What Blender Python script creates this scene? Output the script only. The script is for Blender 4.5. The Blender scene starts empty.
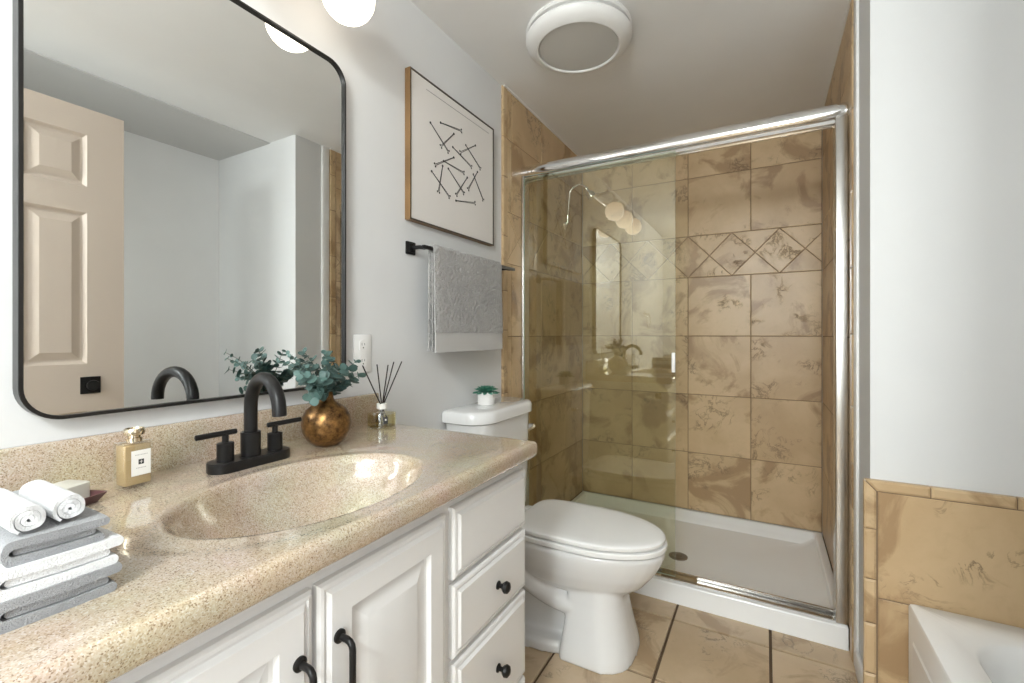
import bpy, bmesh, math, random
from math import sin, cos, pi, radians, sqrt
from mathutils import Vector, Matrix
random.seed(7)
SC = bpy.context.scene
COL = SC.collection

# ------------------------------------------------------------------ camera
cd = bpy.data.cameras.new('camera')
cam = bpy.data.objects.new('camera', cd)
COL.objects.link(cam)
cam.location = (1.166, 0.0, 1.22)
cam.rotation_euler = (radians(90), 0, radians(29.1))
cd.sensor_width = 36.0
cd.lens = 455.5 / 1024 * 36.0
cd.shift_y = -7.5 / 1024
cd.clip_start = 0.02
SC.camera = cam

# ------------------------------------------------------------------ world, added fill lights, exposure
w = bpy.data.worlds.new('world')
SC.world = w
w.use_nodes = True
w.node_tree.nodes['Background'].inputs[0].default_value = (1, 1, 1, 1)
w.node_tree.nodes['Background'].inputs[1].default_value = 0.6
SC.view_settings.view_transform = 'Standard'
SC.view_settings.look = 'None'
SC.view_settings.gamma = 1
SC.view_settings.use_curve_mapping = False
SC.view_settings.exposure = 0.22


def area(name, loc, rot, sx, sy, power, color=(1, 1, 1)):
    l = bpy.data.lights.new(name, 'AREA')
    l.shape = 'RECTANGLE'
    l.size, l.size_y = sx, sy
    l.energy = power
    l.color = color
    o = bpy.data.objects.new(name, l)
    COL.objects.link(o)
    o.location = loc
    o.rotation_euler = rot
    return o


# added fill light outside the open doorway (right wall) and the added rear window
area('doorway_fill', (2.25, -0.18, 1.15), (radians(90), 0, radians(90)), 1.0, 2.0, 4.5, (0.92, 0.96, 1.0))
# added fill lamp in the unseen entry half (its housing is built below)
ll = bpy.data.lights.new('fill_lamp_light', 'POINT')
ll.energy = 74
ll.shadow_soft_size = 0.13
ll.color = (0.92, 0.965, 1.0)
lamp = bpy.data.objects.new('fill_lamp_light', ll)
COL.objects.link(lamp)
lamp.location = (1.1, -1.0, 2.23)
area('window_fill', (1.28, -1.98, 1.55), (radians(90), 0, 0), 0.5, 1.3, 44, (0.92, 0.96, 1.0))
# fill light behind a second added window, near end of the bathtub alcove
area('tub_window_fill', (1.97, 0.15, 1.62), (radians(90), 0, 0), 0.5, 0.9, 4.0, (0.92, 0.96, 1.0))

# ------------------------------------------------------------------ materials
def new_mat(name):
    m = bpy.data.materials.new(name)
    m.use_nodes = True
    nt = m.node_tree
    return m, nt, nt.nodes['Principled BSDF']


def plain(name, col, rough=0.5, metal=0.0, spec=0.5, bump=0.0, bscale=200.0, var=0.04, coat=0.0, sheen=0.0):
    m, nt, b = new_mat(name)
    N, L = nt.nodes, nt.links
    b.inputs['Roughness'].default_value = rough
    b.inputs['Metallic'].default_value = metal
    b.inputs['Specular IOR Level'].default_value = spec
    b.inputs['Coat Weight'].default_value = coat
    if sheen:
        b.inputs['Sheen Weight'].default_value = sheen
    tc = N.new('ShaderNodeTexCoord')
    nz = N.new('ShaderNodeTexNoise')
    nz.inputs['Scale'].default_value = 6.0
    nz.inputs['Detail'].default_value = 4.0
    L.new(tc.outputs['Object'], nz.inputs['Vector'])
    rp = N.new('ShaderNodeValToRGB')
    rp.color_ramp.elements[0].position = 0.3
    rp.color_ramp.elements[1].position = 0.7
    rp.color_ramp.elements[0].color = tuple(c * (1 - var) for c in col) + (1,)
    rp.color_ramp.elements[1].color = tuple(min(1, c * (1 + var)) for c in col) + (1,)
    L.new(nz.outputs['Fac'], rp.inputs['Fac'])
    L.new(rp.outputs['Color'], b.inputs['Base Color'])
    if bump:
        n2 = N.new('ShaderNodeTexNoise')
        n2.inputs['Scale'].default_value = bscale
        n2.inputs['Detail'].default_value = 3.0
        L.new(tc.outputs['Object'], n2.inputs['Vector'])
        bp = N.new('ShaderNodeBump')
        bp.inputs['Strength'].default_value = bump
        bp.inputs['Distance'].default_value = 0.002 if bump < 0.95 else 0.012
        L.new(n2.outputs['Fac'], bp.inputs['Height'])
        L.new(bp.outputs['Normal'], b.inputs['Normal'])
    return m


def travertine(name, light, mid, dark, rough=0.35):
    m, nt, b = new_mat(name)
    N, L = nt.nodes, nt.links
    tc = N.new('ShaderNodeTexCoord')
    at = N.new('ShaderNodeAttribute')
    at.attribute_name = 'tid'
    ml = N.new('ShaderNodeVectorMath')
    ml.operation = 'SCALE'
    ml.inputs[0].default_value = (37.0, 61.0, 83.0)
    L.new(at.outputs['Fac'], ml.inputs['Scale'])
    ad = N.new('ShaderNodeVectorMath')
    ad.operation = 'ADD'
    L.new(tc.outputs['Object'], ad.inputs[0])
    L.new(ml.outputs[0], ad.inputs[1])

    def noise(scale, detail, rough_, dist):
        n = N.new('ShaderNodeTexNoise')
        n.inputs['Scale'].default_value = scale
        n.inputs['Detail'].default_value = detail
        n.inputs['Roughness'].default_value = rough_
        n.inputs['Distortion'].default_value = dist
        L.new(ad.outputs[0], n.inputs['Vector'])
        return n.outputs['Fac']

    def mth(op, a, c, clamp=False):
        n = N.new('ShaderNodeMath')
        n.operation = op
        n.use_clamp = clamp
        for i, v in enumerate((a, c)):
            if v is None:
                continue
            if isinstance(v, (int, float)):
                n.inputs[i].default_value = v
            else:
                L.new(v, n.inputs[i])
        return n.outputs[0]

    def mr(v, a, c):
        n = N.new('ShaderNodeMapRange')
        n.inputs['From Min'].default_value = a
        n.inputs['From Max'].default_value = c
        L.new(v, n.inputs['Value'])
        return n.outputs[0]

    def mix(f, a, c):
        n = N.new('ShaderNodeMix')
        n.data_type = 'RGBA'
        L.new(f, n.inputs['Factor'])
        for s, v in (('A', a), ('B', c)):
            k = [i for i in n.inputs if i.name == s and i.type == 'RGBA'][0]
            if isinstance(v, tuple):
                k.default_value = v + (1,)
            else:
                L.new(v, k)
        return [o for o in n.outputs if o.type == 'RGBA'][0]
    cloud = noise(2.6, 5, 0.55, 0.5)
    blotch = noise(3.1, 7, 0.58, 0.9)
    fine = noise(22, 6, 0.7, 0.4)
    vein = noise(9.0, 9, 0.68, 1.1)
    c = mix(mr(cloud, 0.36, 0.62), mid, light)
    c = mix(mth('MULTIPLY', mr(blotch, 0.525, 0.60), 0.78), c, dark)
    c = mix(mth('MULTIPLY', mr(fine, 0.5, 0.75), 0.25), c, tuple(x * 0.8 for x in mid))
    rid = mth('ABSOLUTE', mth('SUBTRACT', vein, 0.5), None)
    line = mth('SUBTRACT', 1.0, mr(rid, 0.0, 0.03), True)
    mask = mr(noise(4.2, 3, 0.5, 0.6), 0.53, 0.62)
    pit = mth('MULTIPLY', line, mask)
    c = mix(mth('MULTIPLY', pit, 0.8), c, tuple(x * 0.42 for x in dark))
    L.new(c, b.inputs['Base Color'])
    b.inputs['Roughness'].default_value = rough
    bp = N.new('ShaderNodeBump')
    bp.inputs['Strength'].default_value = 0.35
    bp.inputs['Distance'].default_value = 0.002
    bp.invert = True
    L.new(pit, bp.inputs['Height'])
    L.new(bp.outputs['Normal'], b.inputs['Normal'])
    return m


def speckled(name):
    m, nt, b = new_mat(name)
    N, L = nt.nodes, nt.links
    tc = N.new('ShaderNodeTexCoord')
    vo = N.new('ShaderNodeTexVoronoi')
    vo.inputs['Scale'].default_value = 640.0
    L.new(tc.outputs['Object'], vo.inputs['Vector'])
    sp = N.new('ShaderNodeSeparateColor')
    L.new(vo.outputs['Color'], sp.inputs[0])
    rp = N.new('ShaderNodeValToRGB')
    rp.color_ramp.interpolation = 'CONSTANT'
    cols = [(0.0, (0.30, 0.21, 0.135)), (0.07, (0.43, 0.325, 0.22)), (0.20, (0.57, 0.46, 0.345)),
            (0.48, (0.625, 0.525, 0.41)), (0.80, (0.58, 0.455, 0.325)), (0.9, (0.70, 0.62, 0.525))]
    el = rp.color_ramp.elements
    while len(el) < len(cols):
        el.new(0.5)
    for e, (p, c) in zip(el, cols):
        e.position = p
        e.color = c + (1,)
    L.new(sp.outputs[0], rp.inputs['Fac'])
    nz = N.new('ShaderNodeTexNoise')
    nz.inputs['Scale'].default_value = 9.0
    nz.inputs['Detail'].default_value = 4.0
    L.new(tc.outputs['Object'], nz.inputs['Vector'])
    mx = N.new('ShaderNodeMix')
    mx.data_type = 'RGBA'
    mx.blend_type = 'MULTIPLY'
    mx.inputs['Factor'].default_value = 0.25
    a, c = [i for i in mx.inputs if i.type == 'RGBA']
    L.new(rp.outputs['Color'], a)
    L.new(nz.outputs['Color'], c)
    L.new([o for o in mx.outputs if o.type == 'RGBA'][0], b.inputs['Base Color'])
    b.inputs['Roughness'].default_value = 0.1
    b.inputs['Coat Weight'].default_value = 1.0
    b.inputs['Coat IOR'].default_value = 1.75
    b.inputs['Coat Roughness'].default_value = 0.05
    return m


def thin_glass(name, tint, gloss=0.06, rough=0.0, gcol=(1.0, 1.0, 1.0)):
    m = bpy.data.materials.new(name)
    m.use_nodes = True
    nt = m.node_tree
    N, L = nt.nodes, nt.links
    N.remove(N['Principled BSDF'])
    out = N['Material Output']
    tr = N.new('ShaderNodeBsdfTransparent')
    tr.inputs[0].default_value = tint + (1,)
    gl = N.new('ShaderNodeBsdfGlossy')
    gl.inputs['Roughness'].default_value = rough
    gl.inputs['Color'].default_value = gcol + (1,)
    fr = N.new('ShaderNodeFresnel')
    fr.inputs[0].default_value = 1.45
    ad = N.new('ShaderNodeMath')
    ad.operation = 'ADD'
    ad.use_clamp = True
    ad.inputs[1].default_value = gloss
    L.new(fr.outputs[0], ad.inputs[0])
    gm = N.new('ShaderNodeNewGeometry')          # one reflection, from the outer surface
    iv = N.new('ShaderNodeMath')
    iv.operation = 'SUBTRACT'
    iv.inputs[0].default_value = 1.0
    L.new(gm.outputs['Backfacing'], iv.inputs[1])
    mu = N.new('ShaderNodeMath')
    mu.operation = 'MULTIPLY'
    L.new(ad.outputs[0], mu.inputs[0])
    L.new(iv.outputs[0], mu.inputs[1])
    mx = N.new('ShaderNodeMixShader')
    L.new(mu.outputs[0], mx.inputs[0])
    L.new(tr.outputs[0], mx.inputs[1])
    L.new(gl.outputs[0], mx.inputs[2])
    L.new(mx.outputs[0], out.inputs['Surface'])
    return m


def emitter(name, col, strength):
    m, nt, b = new_mat(name)
    N, L = nt.nodes, nt.links
    b.inputs['Base Color'].default_value = (0.9, 0.88, 0.84, 1)
    b.inputs['Roughness'].default_value = 0.15
    tc = N.new('ShaderNodeTexCoord')
    sx = N.new('ShaderNodeSeparateXYZ')
    L.new(tc.outputs['Generated'], sx.inputs[0])
    rp = N.new('ShaderNodeValToRGB')          # the bulb sits low inside the opal globe
    rp.color_ramp.elements[0].position = 0.0
    rp.color_ramp.elements[1].position = 1.0
    rp.color_ramp.elements[0].color = col + (1,)
    rp.color_ramp.elements[1].color = (col[0] * 0.42, col[1] * 0.33, col[2] * 0.27, 1)
    L.new(sx.outputs['Z'], rp.inputs['Fac'])
    L.new(rp.outputs['Color'], b.inputs['Emission Color'])
    b.inputs['Emission Strength'].default_value = strength
    return m


M = {}
M['wall'] = plain('wall_paint', (0.70, 0.70, 0.695), 0.75, bump=0.05, bscale=260, var=0.01)
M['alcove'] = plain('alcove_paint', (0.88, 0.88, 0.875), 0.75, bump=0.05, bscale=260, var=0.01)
M['soffit'] = plain('soffit_gray', (0.60, 0.595, 0.58), 0.8, var=0.01)  # one even grey tone, darker than the main ceiling
M['ceiling'] = plain('ceiling_paint', (0.83, 0.825, 0.815), 0.85, bump=0.05, bscale=160, var=0.01)
M['white_trim'] = plain('white_trim', (0.85, 0.84, 0.82), 0.4, var=0.01)
M['tile'] = travertine('travertine_wall', (0.61, 0.445, 0.262), (0.51, 0.355, 0.198), (0.325, 0.20, 0.098))
M['floor_tile'] = travertine('travertine_floor', (0.62, 0.48, 0.325), (0.53, 0.395, 0.25), (0.37, 0.25, 0.145), 0.3)
M['grout'] = plain('grout', (0.22, 0.15, 0.09), 0.9, bump=0.2, bscale=500)
M['floor_grout'] = plain('floor_grout', (0.13, 0.085, 0.05), 0.9, bump=0.2, bscale=500)
M['counter'] = speckled('speckled_marble')
M['cabinet'] = plain('cabinet_paint', (0.76, 0.755, 0.745), 0.35, var=0.01)
M['black'] = plain('matte_black', (0.010, 0.0095, 0.0095), 0.30, metal=0.0, spec=0.28)
M['frame_black'] = plain('mirror_frame_black', (0.03, 0.029, 0.028), 0.28, metal=0.6)
M['chrome'] = plain('chrome', (0.86, 0.86, 0.86), 0.08, metal=1.0, var=0.01)
M['alu'] = plain('brushed_aluminium', (0.62, 0.61, 0.59), 0.26, metal=1.0, var=0.03)
M['mirror'] = plain('mirror_silver', (0.90, 0.915, 0.905), 0.0, metal=1.0, var=0.0)
M['porcelain'] = plain('porcelain', (0.80, 0.797, 0.79), 0.1, coat=0.4, var=0.008)
M['seat'] = plain('seat_plastic', (0.92, 0.917, 0.905), 0.18, var=0.008)
M['acrylic'] = plain('white_acrylic', (0.93, 0.928, 0.92), 0.18, var=0.008)
M['door'] = plain('door_paint', (0.60, 0.51, 0.43), 0.4, var=0.01)
M['glass'] = thin_glass('door_glass', (0.90, 0.92, 0.855), 0.10, gcol=(1.0, 0.95, 0.82))
M['glass_edge'] = plain('glass_edge', (0.42, 0.60, 0.54), 0.1)
M['gray_towel'] = plain('gray_terry', (0.35, 0.34, 0.33), 0.95, bump=1.0, bscale=75, var=0.10, sheen=0.3)
M['gray_band'] = plain('gray_band', (0.50, 0.49, 0.475), 0.85, bump=0.3, bscale=700, var=0.03)
M['blue_towel'] = plain('cool_gray_terry', (0.30, 0.305, 0.315), 0.95, bump=0.9, bscale=600, var=0.10, sheen=0.3)
M['white_towel'] = plain('white_terry', (0.74, 0.745, 0.75), 0.95, bump=0.8, bscale=500, var=0.03, sheen=0.3)
M['wood'] = plain('oak_frame', (0.22, 0.125, 0.05), 0.45, bump=0.2, var=0.2)
M['dark_wood'] = plain('dark_frame_face', (0.055, 0.04, 0.028), 0.4, var=0.2)
M['paper'] = plain('paper', (0.74, 0.705, 0.67), 0.8, var=0.01)
M['ink'] = plain('ink', (0.035, 0.033, 0.032), 0.7)
M['faint'] = plain('faint_ink', (0.42, 0.40, 0.38), 0.8)
M['leaf'] = plain('eucalyptus_leaf', (0.062, 0.118, 0.104), 0.5, var=0.4)
M['stem'] = plain('eucalyptus_stem', (0.11, 0.13, 0.09), 0.6)
M['succ'] = plain('succulent_leaf', (0.055, 0.22, 0.15), 0.45, var=0.3)
M['pot'] = plain('white_ceramic', (0.82, 0.80, 0.78), 0.3)
M['soil'] = plain('soil', (0.05, 0.035, 0.025), 0.95)
M['clear'] = thin_glass('clear_glass', (0.95, 0.96, 0.94), 0.05)
M['amber'] = thin_glass('amber_liquid', (0.93, 0.86, 0.58), 0.0)
M['honey'] = plain('honey_liquid', (0.50, 0.36, 0.19), 0.12, metal=0.35, var=0.05)
M['reed'] = plain('reed_black', (0.02, 0.014, 0.012), 0.7)
M['label'] = plain('label_paper', (0.83, 0.81, 0.77), 0.6, var=0.01)
M['soap'] = plain('soap_stone', (0.70, 0.68, 0.60), 0.5, var=0.06)
M['dish'] = plain('plum_dish', (0.10, 0.040, 0.045), 0.3, var=0.1)
M['globe'] = emitter('opal_globe', (1.0, 0.92, 0.78), 2.9)
M['lens'] = plain('fan_lens', (0.58, 0.57, 0.545), 0.5, var=0.01)
M['fan'] = plain('fan_plastic', (0.80, 0.795, 0.78), 0.35, var=0.01)
M['brown'] = plain('brown_guide', (0.22, 0.15, 0.07), 0.5)
M['dark'] = plain('dark_slot', (0.03, 0.03, 0.03), 0.6)
M['gold'] = plain('gold_cap', (0.75, 0.66, 0.50), 0.15, metal=1.0)
M['drain'] = plain('drain_metal', (0.30, 0.28, 0.25), 0.35, metal=1.0)


def bronze():
    m, nt, b = new_mat('mottled_bronze')
    N, L = nt.nodes, nt.links
    tc = N.new('ShaderNodeTexCoord')
    nz = N.new('ShaderNodeTexNoise')
    nz.inputs['Scale'].default_value = 55.0
    nz.inputs['Detail'].default_value = 8.0
    nz.inputs['Roughness'].default_value = 0.75
    L.new(tc.outputs['Object'], nz.inputs['Vector'])
    rp = N.new('ShaderNodeValToRGB')
    rp.color_ramp.elements[0].position = 0.34
    rp.color_ramp.elements[1].position = 0.68
    rp.color_ramp.elements[0].color = (0.035, 0.014, 0.005, 1)
    rp.color_ramp.elements[1].color = (0.36, 0.19, 0.06, 1)
    L.new(nz.outputs['Fac'], rp.inputs['Fac'])
    L.new(rp.outputs['Color'], b.inputs['Base Color'])
    b.inputs['Metallic'].default_value = 0.7
    b.inputs['Roughness'].default_value = 0.33
    return m


M['bronze'] = bronze()


# ------------------------------------------------------------------ mesh helpers
class B:
    """collects shapes in one bmesh; materials by slot"""

    def __init__(self):
        self.bm = bmesh.new()
        self.slot = 0

    def face(self, vs):
        try:
            f = self.bm.faces.new(vs)
            f.material_index = self.slot
            return f
        except ValueError:
            return None

    def v(self, p):
        return self.bm.verts.new(p)

    def box(self, a, b, bevel=0.0, seg=2):
        x0, y0, z0 = a
        x1, y1, z1 = b
        vs = [self.v(p) for p in ((x0, y0, z0), (x1, y0, z0), (x1, y1, z0), (x0, y1, z0),
                                  (x0, y0, z1), (x1, y0, z1), (x1, y1, z1), (x0, y1, z1))]
        fs = [self.face([vs[i] for i in q]) for q in
              ((3, 2, 1, 0), (4, 5, 6, 7), (0, 1, 5, 4), (1, 2, 6, 5), (2, 3, 7, 6), (3, 0, 4, 7))]
        if bevel:
            es = list({e for f in fs for e in f.edges})
            bmesh.ops.bevel(self.bm, geom=es, offset=bevel, segments=seg, profile=0.5, affect='EDGES')
        return self

    def loft(self, rings, closed=True, cap0=True, cap1=True):
        R = [[self.v(p) for p in r] for r in rings]
        n = len(R[0])
        for a, b in zip(R, R[1:]):
            for i in range(n if closed else n - 1):
                j = (i + 1) % n
                self.face([a[i], a[j], b[j], b[i]])
        if cap0:
            self.face(R[0][::-1])
        if cap1:
            self.face(R[-1])
        return self

    def tube(self, pts, r, seg=14, cap=True):
        pts = [Vector(p) for p in pts]
        n = len(pts)
        rr = r if isinstance(r, (list, tuple)) else [r] * n
        rings = []
        prev = None
        for i, p in enumerate(pts):
            d = (pts[min(i + 1, n - 1)] - pts[max(i - 1, 0)]).normalized()
            if prev is None:
                ref = Vector((0, 0, 1)) if abs(d.z) < 0.9 else Vector((1, 0, 0))
                u = d.cross(ref).normalized()
            else:
                u = (prev - d * prev.dot(d)).normalized()
            prev = u
            wv = d.cross(u)
            rings.append([p + rr[i] * (cos(2 * pi * k / seg) * u + sin(2 * pi * k / seg) * wv) for k in range(seg)])
        self.loft(rings, True, cap, cap)
        return self

    def cyl(self, a, b, r, r2=None, seg=24):
        return self.tube([a, b], [r, r if r2 is None else r2], seg)

    def lathe(self, prof, c, axis='z', seg=40):
        rings = []
        for r, h in prof:
            ring = []
            for k in range(seg):
                a = 2 * pi * k / seg
                u, v_ = max(r, 1e-5) * cos(a), max(r, 1e-5) * sin(a)
                if axis == 'z':
                    ring.append((c[0] + u, c[1] + v_, c[2] + h))
                elif axis == 'x':
                    ring.append((c[0] + h, c[1] + u, c[2] + v_))
                else:
                    ring.append((c[0] + v_, c[1] + h, c[2] + u))
            rings.append(ring)
        return self.loft(rings)

    def sphere(self, c, r, sx=1, sy=1, sz=1, seg=24, rings=14):
        prof = [(r * sin(pi * i / rings), -r * cos(pi * i / rings)) for i in range(rings + 1)]
        R = []
        for rr, h in prof:
            R.append([(c[0] + sx * max(rr, 1e-5) * cos(2 * pi * k / seg), c[1] + sy * max(rr, 1e-5) * sin(2 * pi * k / seg),
                       c[2] + sz * h) for k in range(seg)])
        return self.loft(R)

    def grid(self, fn, nu, nv):
        V = [[self.v(fn(i / nu, j / nv)) for j in range(nv + 1)] for i in range(nu + 1)]
        for i in range(nu):
            for j in range(nv):
                self.face([V[i][j], V[i + 1][j], V[i + 1][j + 1], V[i][j + 1]])
        return self


def obj(name, b, mat, parent=None, smooth=True, angle=40, recalc=True):
    bm = b.bm
    bmesh.ops.remove_doubles(bm, verts=bm.verts, dist=1e-6)
    if recalc:
        bmesh.ops.recalc_face_normals(bm, faces=bm.faces)
    me = bpy.data.meshes.new(name)
    bm.to_mesh(me)
    bm.free()
    for m in (mat if isinstance(mat, (list, tuple)) else [mat]):
        me.materials.append(m)
    if smooth:
        me.polygons.foreach_set('use_smooth', [True] * len(me.polygons))
        me.set_sharp_from_angle(angle=radians(angle))
    o = bpy.data.objects.new(name, me)
    COL.objects.link(o)
    if parent is not None:
        root = parent
        while root.parent:
            root = root.parent
        me.transform(Matrix.Translation(-root.location))
        if parent.type == 'EMPTY' or parent is not root:
            o.parent = parent
        else:
            o.parent = parent
    return o


def thing(name, loc, label, cat, group=None):
    o = bpy.data.objects.new(name, None)
    o.empty_display_size = 0.05
    COL.objects.link(o)
    o.location = loc
    o['label'] = label
    o['category'] = cat
    if group:
        o['group'] = group
    return o


def tag(o, label, cat, group=None):
    o['label'] = label
    o['category'] = cat
    if group:
        o['group'] = group
    return o


def struct(o, label=None, cat=None):
    o['kind'] = 'structure'
    if label:
        o['label'] = label
        o['category'] = cat
    return o


def boxes(*bs, bevel=0.0):
    b = B()
    for a, c in bs:
        b.box(a, c, bevel)
    return b


def rrect(cx, cy, hx, hy, r, n=6):
    """rounded rectangle outline, counter-clockwise"""
    out = []
    for qx, qy, a0 in ((1, 1, 0), (-1, 1, 90), (-1, -1, 180), (1, -1, 270)):
        for k in range(n + 1):
            a = radians(a0 + 90 * k / n)
            out.append((cx + qx * (hx - r) + r * cos(a), cy + qy * (hy - r) + r * sin(a)))
    return out


# ---------- tiles: real bevelled tiles on a grout bed, one mesh per clad surface
def inset_poly(P, d):
    n = len(P)
    out = []
    for i in range(n):
        p0, p1, p2 = Vector(P[i - 1]), Vector(P[i]), Vector(P[(i + 1) % n])
        e1, e2 = (p1 - p0).normalized(), (p2 - p1).normalized()
        n1, n2 = Vector((-e1.y, e1.x)), Vector((-e2.y, e2.x))
        k = 1 + n1.dot(n2)
        out.append(p1 + (n1 + n2) * (d / max(k, 0.25)))
    return out


def clip_poly(P, u0, v0, u1, v1):
    def cl(P, f):
        out = []
        for i in range(len(P)):
            a, c = P[i - 1], P[i]
            fa, fc = f(a), f(c)
            if (fa >= 0) != (fc >= 0):
                t = fa / (fa - fc)
                out.append((a[0] + (c[0] - a[0]) * t, a[1] + (c[1] - a[1]) * t))
            if fc >= 0:
                out.append(c)
        return out
    for f in (lambda p: p[0] - u0, lambda p: u1 - p[0], lambda p: p[1] - v0, lambda p: v1 - p[1]):
        P = cl(P, f)
        if len(P) < 3:
            return []
    Q = []
    for p in P:
        if not Q or (abs(p[0] - Q[-1][0]) + abs(p[1] - Q[-1][1])) > 1e-4:
            Q.append(p)
    if len(Q) > 2 and (abs(Q[0][0] - Q[-1][0]) + abs(Q[0][1] - Q[-1][1])) < 1e-4:
        Q.pop()
    return Q if len(Q) > 2 else []


def area2(P):
    return 0.5 * sum(P[i - 1][0] * P[i][1] - P[i][0] * P[i - 1][1] for i in range(len(P)))


def tile_builder():
    b = B()
    b.tid = b.bm.faces.layers.float.new('tid')
    return b


def add_tiles(b, polys, O, U, V, N, gap=0.0032, thick=0.012, bev=0.0025, bed=0.0095):
    O, U, V, N = Vector(O), Vector(U), Vector(V), Vector(N)

    def P3(p, h):
        return O + U * p[0] + V * p[1] + N * h
    for P in polys:
        if area2(P) < 0:
            P = P[::-1]
        if abs(area2(P)) < 3e-4:
            continue
        r0 = inset_poly(P, gap / 2)
        r1 = inset_poly(P, gap / 2 + bev)
        b.slot = 0
        t = random.random()
        A = [b.v(P3(p, 0)) for p in r0]
        Bv = [b.v(P3(p, thick - bev * 0.7)) for p in r0]
        C = [b.v(P3(p, thick)) for p in r1]
        n = len(A)
        fs = []
        for i in range(n):
            j = (i + 1) % n
            fs.append(b.face([A[i], A[j], Bv[j], Bv[i]]))
            fs.append(b.face([Bv[i], Bv[j], C[j], C[i]]))
        fs.append(b.face(C))
        fs.append(b.face(A[::-1]))
        for f in fs:
            if f:
                f[b.tid] = t


def add_bed(b, u0, v0, u1, v1, O, U, V, N, h=0.0095):
    O, U, V, N = Vector(O), Vector(U), Vector(V), Vector(N)
    b.slot = 1
    vs = []
    for hh in (0.0005, h):
        for (u, v_) in ((u0, v0), (u1, v0), (u1, v1), (u0, v1)):
            vs.append(b.v(O + U * u + V * v_ + N * hh))
    for q in ((0, 1, 5, 4), (1, 2, 6, 5), (2, 3, 7, 6), (3, 0, 4, 7), (4, 5, 6, 7), (3, 2, 1, 0)):
        b.face([vs[i] for i in q])
    b.slot = 0


ROWS = [0.09, 0.46, 0.833, 1.207, 1.582]
BAND = (1.582, 1.847)
UP = [1.847, 2.22, 2.475]
CEIL = 2.475


def shower_polys(us, u0, u1, dia0):
    """square tiles below and above a band of diamonds; us = vertical joints"""
    us = [u0] + [u for u in us if u0 + 0.01 < u < u1 - 0.01] + [u1]
    P = []
    for rows in (ROWS, UP):
        for a, c in zip(rows, rows[1:]):
            for p, q in zip(us, us[1:]):
                P.append([(p, a), (q, a), (q, c), (p, c)])
    h = (BAND[1] - BAND[0]) / 2
    zc = (BAND[0] + BAND[1]) / 2
    wd = 0.1275
    k = -20
    while k < 30:
        c = dia0 + k * 2 * wd
        for poly in ([(c, zc - h), (c + wd, zc), (c, zc + h), (c - wd, zc)],
                     [(c, zc + h), (c + wd, zc), (c + 2 * wd, zc + h)],
                     [(c, zc - h), (c + 2 * wd, zc - h), (c + wd, zc)]):
            q = clip_poly(poly, u0, BAND[0], u1, BAND[1])
            if q:
                P.append(q)
        k += 1
    return P


# ------------------------------------------------------------------ room shell
XR = 1.46      # painted end face of the wing wall / shower right wall
YB = 3.12      # shower back wall
YW = 1.84      # wing wall face towards the tub
ALC = 2.32     # back wall of the tub alcove
TUB0 = 0.30

wl = struct(obj('wall_left', boxes(((-0.1, -1.9, 0), (0, YB + 0.1, CEIL))), M['wall'], smooth=False),
            'white painted left wall carrying the mirror and the framed picture', 'wall')
wb = struct(obj('wall_back', boxes(((0, YB + 0.012, 0), (XR, YB + 0.1, CEIL))), M['wall'], smooth=False),
            'far wall of the shower clad in beige stone tile', 'wall')
wr = struct(obj('wall_right', boxes(((XR, YW, 0), (ALC + 0.1, YB + 0.1, CEIL))), M['wall'], smooth=False),
            'white wing wall between the shower and the bathtub', 'wall')
struct(obj('wall_tub', boxes(((ALC, TUB0 - 0.1, 0), (ALC + 0.1, YW, CEIL))), M['alcove'], smooth=False))
struct(obj('wall_tub_end', boxes(((1.62, TUB0 - 0.1, 0), (1.70, TUB0, CEIL)), ((2.24, TUB0 - 0.1, 0), (ALC, TUB0, CEIL)),
                                 ((1.70, TUB0 - 0.1, 0), (2.24, TUB0, 1.15)), ((1.70, TUB0 - 0.1, 2.09), (2.24, TUB0, CEIL))), M['wall'], smooth=False))
b = B()
for a, c in (((1.70, 0.21, 1.15), (1.74, 0.29, 2.09)), ((2.20, 0.21, 1.15), (2.24, 0.29, 2.09)), ((1.74, 0.21, 1.15), (2.20, 0.29, 1.19)), ((1.74, 0.21, 2.05), (2.20, 0.29, 2.09))):
    b.box(a, c, 0.004)
win2 = struct(obj('added_window_2', b, M['white_trim'], smooth=False))  # added window, out of view, lets fill light into the alcove
obj('pane', boxes(((1.74, 0.247, 1.19), (2.20, 0.252, 2.05))), M['clear'], win2, smooth=False)
# right wall with the open doorway, rear wall with an added window
struct(obj('wall_entry', boxes(((1.62, -1.9, 0), (1.72, -0.58, CEIL)), ((1.62, -0.58, 2.24), (1.72, TUB0 - 0.1, CEIL)))
           , M['wall'], smooth=False))
struct(obj('wall_rear', boxes(((0, -1.9, 0), (1.0, -1.8, CEIL)), ((1.56, -1.9, 0), (1.62, -1.8, CEIL)),
                              ((1.0, -1.9, 0), (1.56, -1.8, 0.9)), ((1.0, -1.9, 2.2), (1.56, -1.8, CEIL))), M['wall'], smooth=False))
b = B()
for a, c in (((1.0, -1.86, 0.9), (1.05, -1.8, 2.2)), ((1.51, -1.86, 0.9), (1.56, -1.8, 2.2)), ((1.05, -1.86, 0.9), (1.51, -1.8, 0.95)),
             ((1.05, -1.86, 2.15), (1.51, -1.8, 2.2)), ((1.05, -1.85, 1.53), (1.51, -1.81, 1.57))):
    b.box(a, c, 0.004)
win = struct(obj('added_window_1', b, M['white_trim'], smooth=False))  # added window, out of view, for the rear fill light
obj('pane', boxes(((1.05, -1.833, 0.95), (1.51, -1.828, 2.15))), M['clear'], win, smooth=False)
struct(obj('ceiling', boxes(((-0.1, -1.9, CEIL), (1.72, YB + 0.1, CEIL + 0.1))), M['ceiling'], smooth=False),
       'off-white flat ceiling over the room and the shower', 'ceiling')
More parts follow.
